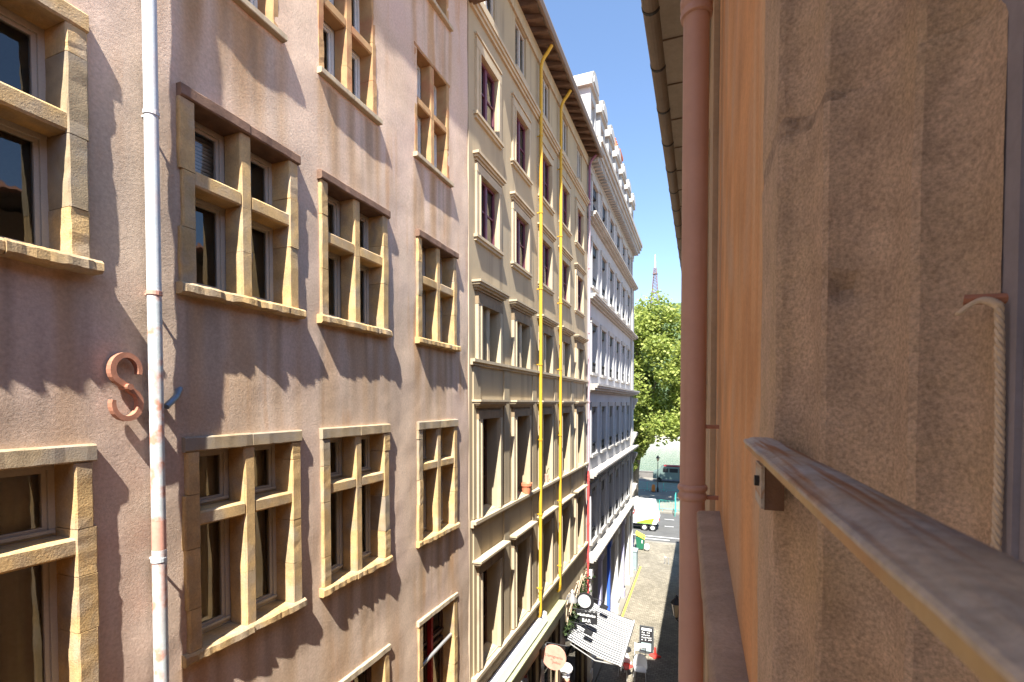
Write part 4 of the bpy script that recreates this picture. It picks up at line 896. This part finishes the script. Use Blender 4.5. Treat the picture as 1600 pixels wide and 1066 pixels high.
# menu board
ab = tag(empty('menu_board', (-2.2, 22.5, 0)), 'black folding menu board with chalk writing on the cobbles', 'menu board')
def plank(name, mat, w_, z0, z1, off, th=.02, parent=ab):
    sl_ = .22
    return MB().add([(-2.2 + s * w_, 22.5 - sl_ + z * sl_ / 1.15 + o, z) for o in (off, off + th) for (s, z) in ((-1, z0), (1, z0), (1, z1), (-1, z1))], [(0, 1, 2, 3), (7, 6, 5, 4), (0, 4, 5, 1), (1, 5, 6, 2), (2, 6, 7, 3), (3, 7, 4, 0)]).build(name, mat, parent)
plank('frame', 'darkgrey', .31, .02, 1.16, 0); plank('slate', 'black', .27, .08, 1.12, -.006, .005)
plank('heading', 'white_metal', .22, .97, 1.07, -.010, .003)
for k, z in enumerate((.86, .76, .66, .57)):
    for j in range(6):
        if random.random() < .85:
            xx = -.21 + j * .075; sl_ = .22; zz = z + random.uniform(-.015, .015); yy = 22.5 - sl_ + zz * sl_ / 1.15 - .010
            MB().add([(-2.2 + xx, yy, zz), (-2.2 + xx + random.uniform(.03, .065), yy, zz), (-2.2 + xx + .055, yy + .008, zz + random.uniform(.03, .05)), (-2.2 + xx + .01, yy + .008, zz + .035)], [(0, 1, 2, 3)]).build('chalk_mark', 'white_metal', ab, fix=False)
plank('poster', 'cabinet', .22, .12, .46, -.010, .003)
MB().add([(-2.2 + s * .3, 22.5 + y, z) for s in (-1, 1) for (y, z) in ((.0, 1.14), (.03, 1.14), (.29, .0), (.26, .0))], [(0, 1, 2, 3), (7, 6, 5, 4), (0, 4, 5, 1), (1, 5, 6, 2), (2, 6, 7, 3), (3, 7, 4, 0)]).build('rear_leaf', 'darkgrey', ab)
rb = tag(MB().lathe((-1.80, 22.2, .0), [(.26, 0), (.27, .04), (.2, .07), (.05, .09), (.04, .4), (.02, .4)], 4).build('parasol_foot', 'red'), 'red square parasol foot beside the menu board', 'parasol base')
def chair(name, label, loc, rot, shell, seat, rounded):
    c = tag(empty(name, loc), label, 'chair', 'terrace chairs'); c.rotation_euler = (0, 0, rot)
    for (a, b) in ((-.2, -.2), (.2, -.2), (-.2, .2), (.2, .2)): MB().tube([(a * 1.1, b * 1.1, 0), (a, b, .44)], .014, 6).build('leg', 'white_metal', c)
    MB().box(-.23, .23, -.22, .22, .435, .465).build('seat', seat, c, fix=False)
    if rounded:
        v = []; f = []
        for i in range(13):
            a = R(-20 + i * 220 / 12)
            for j in range(6): hgt = .44 + (.40 * (math.sin(max(0, min(math.pi, a))) ** .5 if 0 < a < math.pi else 0) + .12) * j / 5; v.append(((.25 + .03 * j / 5) * math.cos(a), (.23 + .05 * j / 5) * math.sin(a), hgt))
        for i in range(12):
            for j in range(5): f.append((i * 6 + j, (i + 1) * 6 + j, (i + 1) * 6 + j + 1, i * 6 + j + 1))
        mesh('backrest', v, f, shell, c, smooth=True)
    else:
        for k in range(4): MB().box(-.24, .24, .22 + .02 * k, .235 + .02 * k, .62 + k * .075, .675 + k * .075).build('back_slat', shell, c, fix=False)
        for s in (-.23, .23): MB().tube([(s, .2, .44), (s, .30, .93)], .014, 6).build('back_post', 'white_metal', c)
    return c
chair('slatted_chair', 'white slatted terrace chair with dark grey seat beside the menu board', (-2.32, 21.0, 0), R(5), 'white_metal', 'darkgrey', False)
chair('shell_chair', 'white rounded shell chair at the bottom of the street view', (-2.2, 20.05, 0), R(8), 'white_metal', 'white_metal', True)
chair('shell_chair', 'white rounded chair with red seat under the awning edge', (-2.78, 20.1, 0), R(60), 'white_metal', 'red', True)
tb = tag(empty('bistro_table', (-3.1, 20.8, 0)), 'small dark bistro table in the awning shade', 'table')
MB().tube([(-3.0, 20.9, .72), (-3.0, 20.9, .75)], .33, 20).build('top', 'black', tb); MB().tube([(-3.0, 20.9, .03), (-3.0, 20.9, .72)], .03, 8).build('column', 'iron', tb); MB().lathe((-3.0, 20.9, 0), [(.24, 0), (.22, .03), (.04, .05)], 14).build('foot', 'iron', tb)
# utility cabinet, bin, sack, scooter, bike rack
cb = tag(empty('utility_cabinet', (-4.0, 33.2, 0)), 'grey green metal utility cabinet at the corner of the grey building', 'cabinet')
MB().box(-4.28, -3.90, 32.9, 33.7, .1, 1.35).build('body', 'cabinet', cb, fix=False); MB().box(-4.31, -3.87, 32.87, 33.73, 1.351, 1.40).build('lid', 'cabinet', cb, fix=False); MB().box(-4.26, -3.92, 32.885, 32.8995, .18, 1.28).build('door', 'cabinet', cb, fix=False); MB().box(-4.30, -3.88, 32.88, 33.72, 0, .0995).build('plinth', 'pave', cb, fix=False)
bn = tag(empty('wheelie_bin', (-4.25, 38.3, 0)), 'dark green wheelie bin with tilted yellow lid beside the scooter', 'bin')
MB().add([(-4.25 + s * (.25 + .07 * t), 38.3 + r * (.27 + .08 * t), .08 + .9 * t) for t in (0, 1) for (s, r) in ((-1, -1), (1, -1), (1, 1), (-1, 1))], [(3, 2, 1, 0), (4, 5, 6, 7), (0, 1, 5, 4), (1, 2, 6, 5), (2, 3, 7, 6), (3, 0, 4, 7)]).build('body', 'green_bin', bn)
MB().add([(-4.25 + s * .35, 38.3 + r * .37, 1.0 + h + .03 * t + (-.17 * s)) for t in (0, 1) for (s, r, h) in ((-1, -1, .02), (1, -1, .02), (1, 1, .12), (-1, 1, .12))], [(3, 2, 1, 0), (4, 5, 6, 7), (0, 1, 5, 4), (1, 2, 6, 5), (2, 3, 7, 6), (3, 0, 4, 7)]).build('lid', 'yellow_lid', bn)
for s in (-.3, .3): MB().tube([(-4.25 + s - .03, 38.62, .1), (-4.25 + s + .03, 38.62, .1)], .1, 14).build('wheel', 'rubber', bn)
box('sticker', (-4.12, -4.06, 37.965, 37.985, .55, .8), 'white_metal', bn)
sk = MB().ball((-3.75, 38.0, .28), .28, 14, 9, (.75, .7, 1.05))
for i, p in enumerate(sk.v): d = noise.noise((p[0] * 6, p[1] * 6, p[2] * 6)) * .05; sk.v[i] = (p[0] + d, p[1] + d, max(.0, p[2] + d))
tag(sk.build('white_sack', 'white', None, smooth=True), 'white sack standing on the pavement beside the green bin', 'sack')
sc = tag(empty('scooter', (-5.0, 38.0, 0)), 'navy blue parked scooter partly hidden by the building corner', 'scooter')
for y in (37.4, 38.6):
    w_ = MB().tube([(-4.93, y, .25), (-4.83, y, .25)], .25, 18).build('wheel', 'rubber', sc); MB().tube([(-4.94, y, .25), (-4.82, y, .25)], .13, 14).build('rim', 'steel', w_)
MB().prism([(37.95, .35), (38.8, .35), (38.95, .62), (38.8, .82), (38.1, .78), (37.95, .5)], 'x', -5.0, -4.76).build('body', 'navy', sc); MB().prism([(38.02, .79), (38.85, .83), (38.85, .90), (38.05, .88)], 'x', -4.99, -4.77).build('seat', 'black', sc)
MB().prism([(37.55, .35), (37.7, .33), (37.62, .95), (37.5, .98)], 'x', -5.05, -4.71).build('leg_shield', 'blue', sc); MB().tube([(-4.88, 37.4, .3), (-4.88, 37.62, 1.05)], .03, 8).tube([(-5.2, 37.7, 1.1), (-4.88, 37.6, 1.06), (-4.56, 37.7, 1.1)], .015, 8).build('handlebar', 'black', sc, smooth=True); MB().ball((-4.88, 37.48, .98), .085, 10, 8).build('headlight', 'white_metal', sc, smooth=True)
MB().box(-5.0, -4.76, 37.68, 38.0, .3, .36).build('footboard', 'black', sc, fix=False)
br = tag(MB().tube([(-2.25, 35.3, 0), (-2.25, 35.3, .5), (-2.0, 35.3, .5), (-2.0, 35.3, 0)], .035, 8).build('bike_rack', 'steel'), 'small steel hoop standing on the paving at the street end', 'bike rack')
# white truck
tk = tag(empty('white_truck', (-6, 44.6, 0)), 'small white truck with red round logo and lime green flash passing on the quay', 'truck')
MB().add([(x, y, z) for y in (44.0, 45.9) for (x, z) in ((-7.9, .62), (-3.55, .62), (-3.35, 1.0), (-3.75, 2.5), (-7.9, 2.55))], [(0, 1, 2, 3, 4), (9, 8, 7, 6, 5)] + [(k, 5 + k, 5 + (k + 1) % 5, (k + 1) % 5) for k in range(5)]).build('body', 'white_metal', tk)
cabm = MB().add([(x, y, z) for y in (44.05, 45.85) for (x, z) in ((-9.8, .5), (-8.0, .5), (-8.0, 2.5), (-8.9, 2.5), (-9.6, 1.5))], [(0, 1, 2, 3, 4), (9, 8, 7, 6, 5)] + [(k, 5 + k, 5 + (k + 1) % 5, (k + 1) % 5) for k in range(5)]).build('cab', 'white_metal', tk)
MB().box(-9.2, -8.3, 44.03, 44.048, 1.5, 2.2).build('side_glass', 'navy', cabm, fix=False)
MB().tube([(-5.75, 43.985, 1.7), (-5.75, 43.998, 1.7)], .40, 28).build('logo_disc', 'red', tk); MB().box(-6.05, -5.45, 43.975, 43.984, 1.60, 1.72).build('logo_bar', 'white_metal', tk, fix=False)
MB().add([(-5.2, 43.99, .64), (-3.9, 43.99, .64), (-3.7, 43.99, 1.15), (-4.4, 43.99, 1.0), (-5.2, 43.99, .72)], [(0, 1, 2, 3, 4)]).build('green_flash', 'lime', tk, fix=False)
MB().box(-9.5, -3.7, 44.15, 45.75, .32, .6).build('chassis', 'black', tk, fix=False)
for x in (-4.55, -3.85, -9.0):
    for y in (44.0, 45.65):
        w_ = MB().tube([(x, y, .3), (x, y + .24, .3)], .30, 20).build('wheel', 'rubber', tk); MB().tube([(x, y - .012, .3), (x, y + .1, .3)], .17, 16).build('rim', 'white_metal', w_)
MB().box(-3.345, -3.30, 44.3, 44.5, .9, 1.1).build('rear_light', 'red', tk, fix=False)
# teal site fences
def fence(x, y, lab, rz=0, h=1.1):
    c = tag(empty('fence_panel', (x, y, .12 if y > 51.6 else 0)), lab, 'fence', 'teal barriers on the quay'); c.rotation_euler = (0, 0, rz)
    m = MB().tube([(-.98, 0, 0), (-.98, 0, h), (.98, 0, h), (.98, 0, 0)], .022, 6).tube([(-.98, 0, .2), (.98, 0, .2)], .018, 6); m.build('frame', 'teal', c)
    for k in range(13): MB().tube([(-.84 + k * .14, 0, .2), (-.84 + k * .14, 0, h)], .010, 5).build('bar', 'teal', c)
    for s in (-.7, .7): MB().box(s - .03, s + .03, -.25, .25, 0, .03).build('foot', 'teal', c, fix=False)
WH = ('nearest the grey building corner', 'in the middle of its row', 'at the right end, beside the downpipe')
for k in range(3): fence(-6.95 + k * 2.02, 52.4, 'teal crowd barrier behind the truck ' + WH[k])
for k in range(3): fence(-7.3 + k * 2.02, 63.8, 'teal crowd barrier in tree shade ' + WH[k])
gate = tag(empty('tall_fence_panel', (-2.3, 50.5, 0)), 'tall teal mesh fence panel standing beside the salmon downpipe', 'fence')
m = MB().tube([(0, -.0, 0), (0, 0, 2.1), (0, 1.8, 2.1), (0, 1.8, 0)], .025, 6); m.build('frame', 'teal', gate)
for k in range(9): MB().tube([(0, .18 * (k + 1), 0.1), (0, .18 * (k + 1), 2.1)], .009, 5).build('bar', 'teal', gate)
# lamp post, drum, van, parapet, tower
lp = tag(empty('lamp_post', (-4.95, 63.2, .12)), 'black lamp post with lantern head standing on the riverside pavement', 'lamp post')
MB().lathe((-4.95, 63.2, .12), [(.14, 0), (.12, .5), (.06, .7), (.045, 3.6), (.03, 3.9)], 10).build('post', 'iron', lp); MB().lathe((-4.95, 63.2, 3.95), [(.08, 0), (.20, .42), (.20, .44)], 8).build('lantern', 'lampglass', lp); MB().lathe((-4.95, 63.2, 4.39), [(.27, 0), (.10, .2), (.03, .35)], 8).build('cap', 'iron', lp)
dr = tag(empty('traffic_drum', (-5.45, 63.0, .12)), 'orange traffic drum on a dark foot left of the lamp post', 'traffic drum')
MB().lathe((-5.45, 63, .22), [(.24, 0), (.22, .3), (.21, .7), (.12, .85), (.05, .87)], 14).build('body', 'orange_sign', dr); MB().lathe((-5.45, 63, .12), [(.3, 0), (.29, .1)], 10).build('foot', 'black', dr)
vn = tag(empty('parked_van', (-4.2, 72, .12)), 'grey green van parked by the river parapet in the shade', 'van')
MB().prism([(-5.2, .55), (-1.2, .55), (-1.2, 2.3), (-5.0, 2.35), (-5.6, 1.75), (-6.2, 1.5), (-6.25, .6)], 'y', 71.2, 73.0).build('body', 'van_green', vn)
for (a, b) in ((-4.9, -4.2), (-4.0, -2.9), (-2.7, -1.6)): box('side_glass', (a, b, 71.18, 71.195, 1.55, 2.1), 'black', vn)
box('roof_rack', (-4.8, -1.6, 71.5, 72.7, 2.36, 2.45), 'dark_red', vn)
for x in (-5.4, -2.2):
    for y in (71.2, 72.78): MB().tube([(x, y, .45), (x, y + .2, .45)], .33, 16).build('wheel', 'rubber', vn)
tag(MB().box(-120, 120, 75.0, 75.45, .12, .95).box(-120, 120, 74.95, 75.5, .951, 1.05).build('parapet_wall', 'parapet', None, fix=False), 'low dark stone parapet wall along the river quay', 'wall')
tw = tag(empty('lattice_tower', (-56, 650, 118)), 'tall steel lattice mast rising above the tree crowns', 'tower')
m = MB(); lv = [(0, 9.5), (12, 7.2), (24, 5.2), (36, 3.7), (48, 2.7), (58, 2.1), (66, 1.6)]
cs = ((-1, -1), (1, -1), (1, 1), (-1, 1))
for (h0, w0), (h1, w1) in zip(lv[:-1], lv[1:]):
    for a in range(4):
        b = (a + 1) % 4
        P = lambda k, w, h: (-56 + cs[k][0] * w, 650 + cs[k][1] * w, 118 + h)
        m.tube([P(a, w0, h0), P(a, w1, h1)], .42, 5); nsub = 3
        for q in range(nsub):
            ha, hb = h0 + (h1 - h0) * q / nsub, h0 + (h1 - h0) * (q + 1) / nsub; wa, wb_ = w0 + (w1 - w0) * q / nsub, w0 + (w1 - w0) * (q + 1) / nsub
            m.tube([P(a, wa, ha), P(b, wb_, hb)], .2, 4); m.tube([P(b, wa, ha), P(a, wb_, hb)], .2, 4); m.tube([P(a, wa, ha), P(b, wa, ha)], .18, 4)
m.build('lattice', 'mast', tw, fix=False)
MB().box(-59, -53, 647, 653, 176, 177).box(-58.4, -53.6, 647.6, 652.4, 152, 152.8).build('platform', 'mast', tw, fix=False)
MB().tube([(-56, 650, 184), (-56, 650, 193)], .9, 8).tube([(-56, 650, 193), (-56, 650, 201)], .45, 6).build('antenna', 'white_metal', tw)

# ------------------------------------------------------------------ plane trees on the quay
def tree(x, y, h, cr, label, seed, leaves, lean=0.0, low=5.5, hang=()):
    rnd = random.Random(seed)
    t_ = tag(empty('plane_tree', (x, y, .12)), label, 'tree', 'plane trees on the quay')
    m = MB(); top = Vector((x + lean, y, h * .5))
    m.tube([(x, y, .0), (x + lean * .2, y, h * .14), (x + lean * .6, y + .1, h * .3), top], [.55, .42, .36, .28], 10)
    clumps = []
    for k in range(15):
        a = rnd.uniform(0, 6.283); rr = cr * rnd.uniform(.35, 1.0) ** .7; zz = rnd.uniform(low, h - 2.2)
        shrink = 1 - max(0, (zz - h * .62) / (h * .38)) ** 2 * .75
        e = Vector((x + lean + rr * shrink * math.cos(a), y + rr * shrink * math.sin(a), zz))
        s = Vector((x + lean * .6, y, h * rnd.uniform(.22, .5))); mid = s.lerp(e, .5) + Vector((0, 0, -.5 + rnd.uniform(0, 1.3)))
        m.tube([s, mid, e], [.17, .10, .04], 6)
        clumps.append((e, rnd.uniform(1.5, 2.6)))
    for k in range(34):
        a = rnd.uniform(0, 6.283); zz = rnd.uniform(low + .5, h - 1.2); shrink = 1 - max(0, (zz - h * .6) / (h * .4)) ** 2 * .8
        rr = cr * shrink * rnd.uniform(.3, 1.0)
        clumps.append((Vector((x + lean + rr * math.cos(a), y + rr * math.sin(a), zz)), rnd.uniform(1.2, 2.3)))
    for (dx, dy, zz, r) in hang: clumps.append((Vector((x + dx, y + dy, zz)), r)); clumps.append((Vector((x + dx, y + dy, zz)), r))
    m.build('trunk', 'bark', t_, smooth=True, fix=False)
    v = []; f = []
    for i in range(leaves):
        c, r = clumps[rnd.randrange(len(clumps))]
        d = Vector((rnd.gauss(0, 1), rnd.gauss(0, 1), rnd.gauss(0, .8))).normalized() * r * rnd.random() ** .45
        p = c + d; s = rnd.uniform(.10, .21)
        q = Matrix.Rotation(rnd.uniform(0, 6.283), 3, 'Z') @ Matrix.Rotation(rnd.gauss(0, .7), 3, 'X') @ Matrix.Rotation(rnd.gauss(0, .5), 3, 'Y')
        o = len(v)
        v += [p + q @ (Vector(k) * s) for k in ((-1, -.2, 0), (0, -.9, .1), (1, -.2, 0), (.55, .75, .05), (-.55, .75, .05))]; f.append((o, o + 1, o + 2, o + 3, o + 4))
    mesh('crown', v, f, 'leaf', t_)
    return t_
tree(-7.3, 58.0, 23.2, 6.0, 'tall bright green plane tree at the street end, trunk by the grey corner', 3, 46000, lean=1.2, low=7.5, hang=((-.2, -1.5, 7.5, 1.5), (.3, -1.2, 6.0, 1.3), (-.6, -1, 5.0, 1.2), (.9, -1.6, 6.6, 1.0), (-1, -1.4, 3.6, .9), (1.5, -1, 7.4, 1.0), (-.2, -1.2, 4.2, .8)))
tree(1.2, 59.0, 22.0, 5.8, 'plane tree behind the salmon downpipe, right of the taller one', 5, 26000, lean=-.3, low=8.5)
# ------------------------------------------------------------------ put the parts under their things without moving them
bpy.context.view_layer.update()
KEEP = {'terrace'}
for o in list(bpy.data.objects):
    if o.parent and o.parent.type == 'EMPTY' and o.parent.parent is None and o.parent.rotation_euler.z == 0 and o.parent.name.split('.')[0] not in ('slatted_chair', 'shell_chair', 'fence_panel', 'tall_fence_panel'):
        o.matrix_parent_inverse = Matrix.Translation(o.parent.location).inverted()
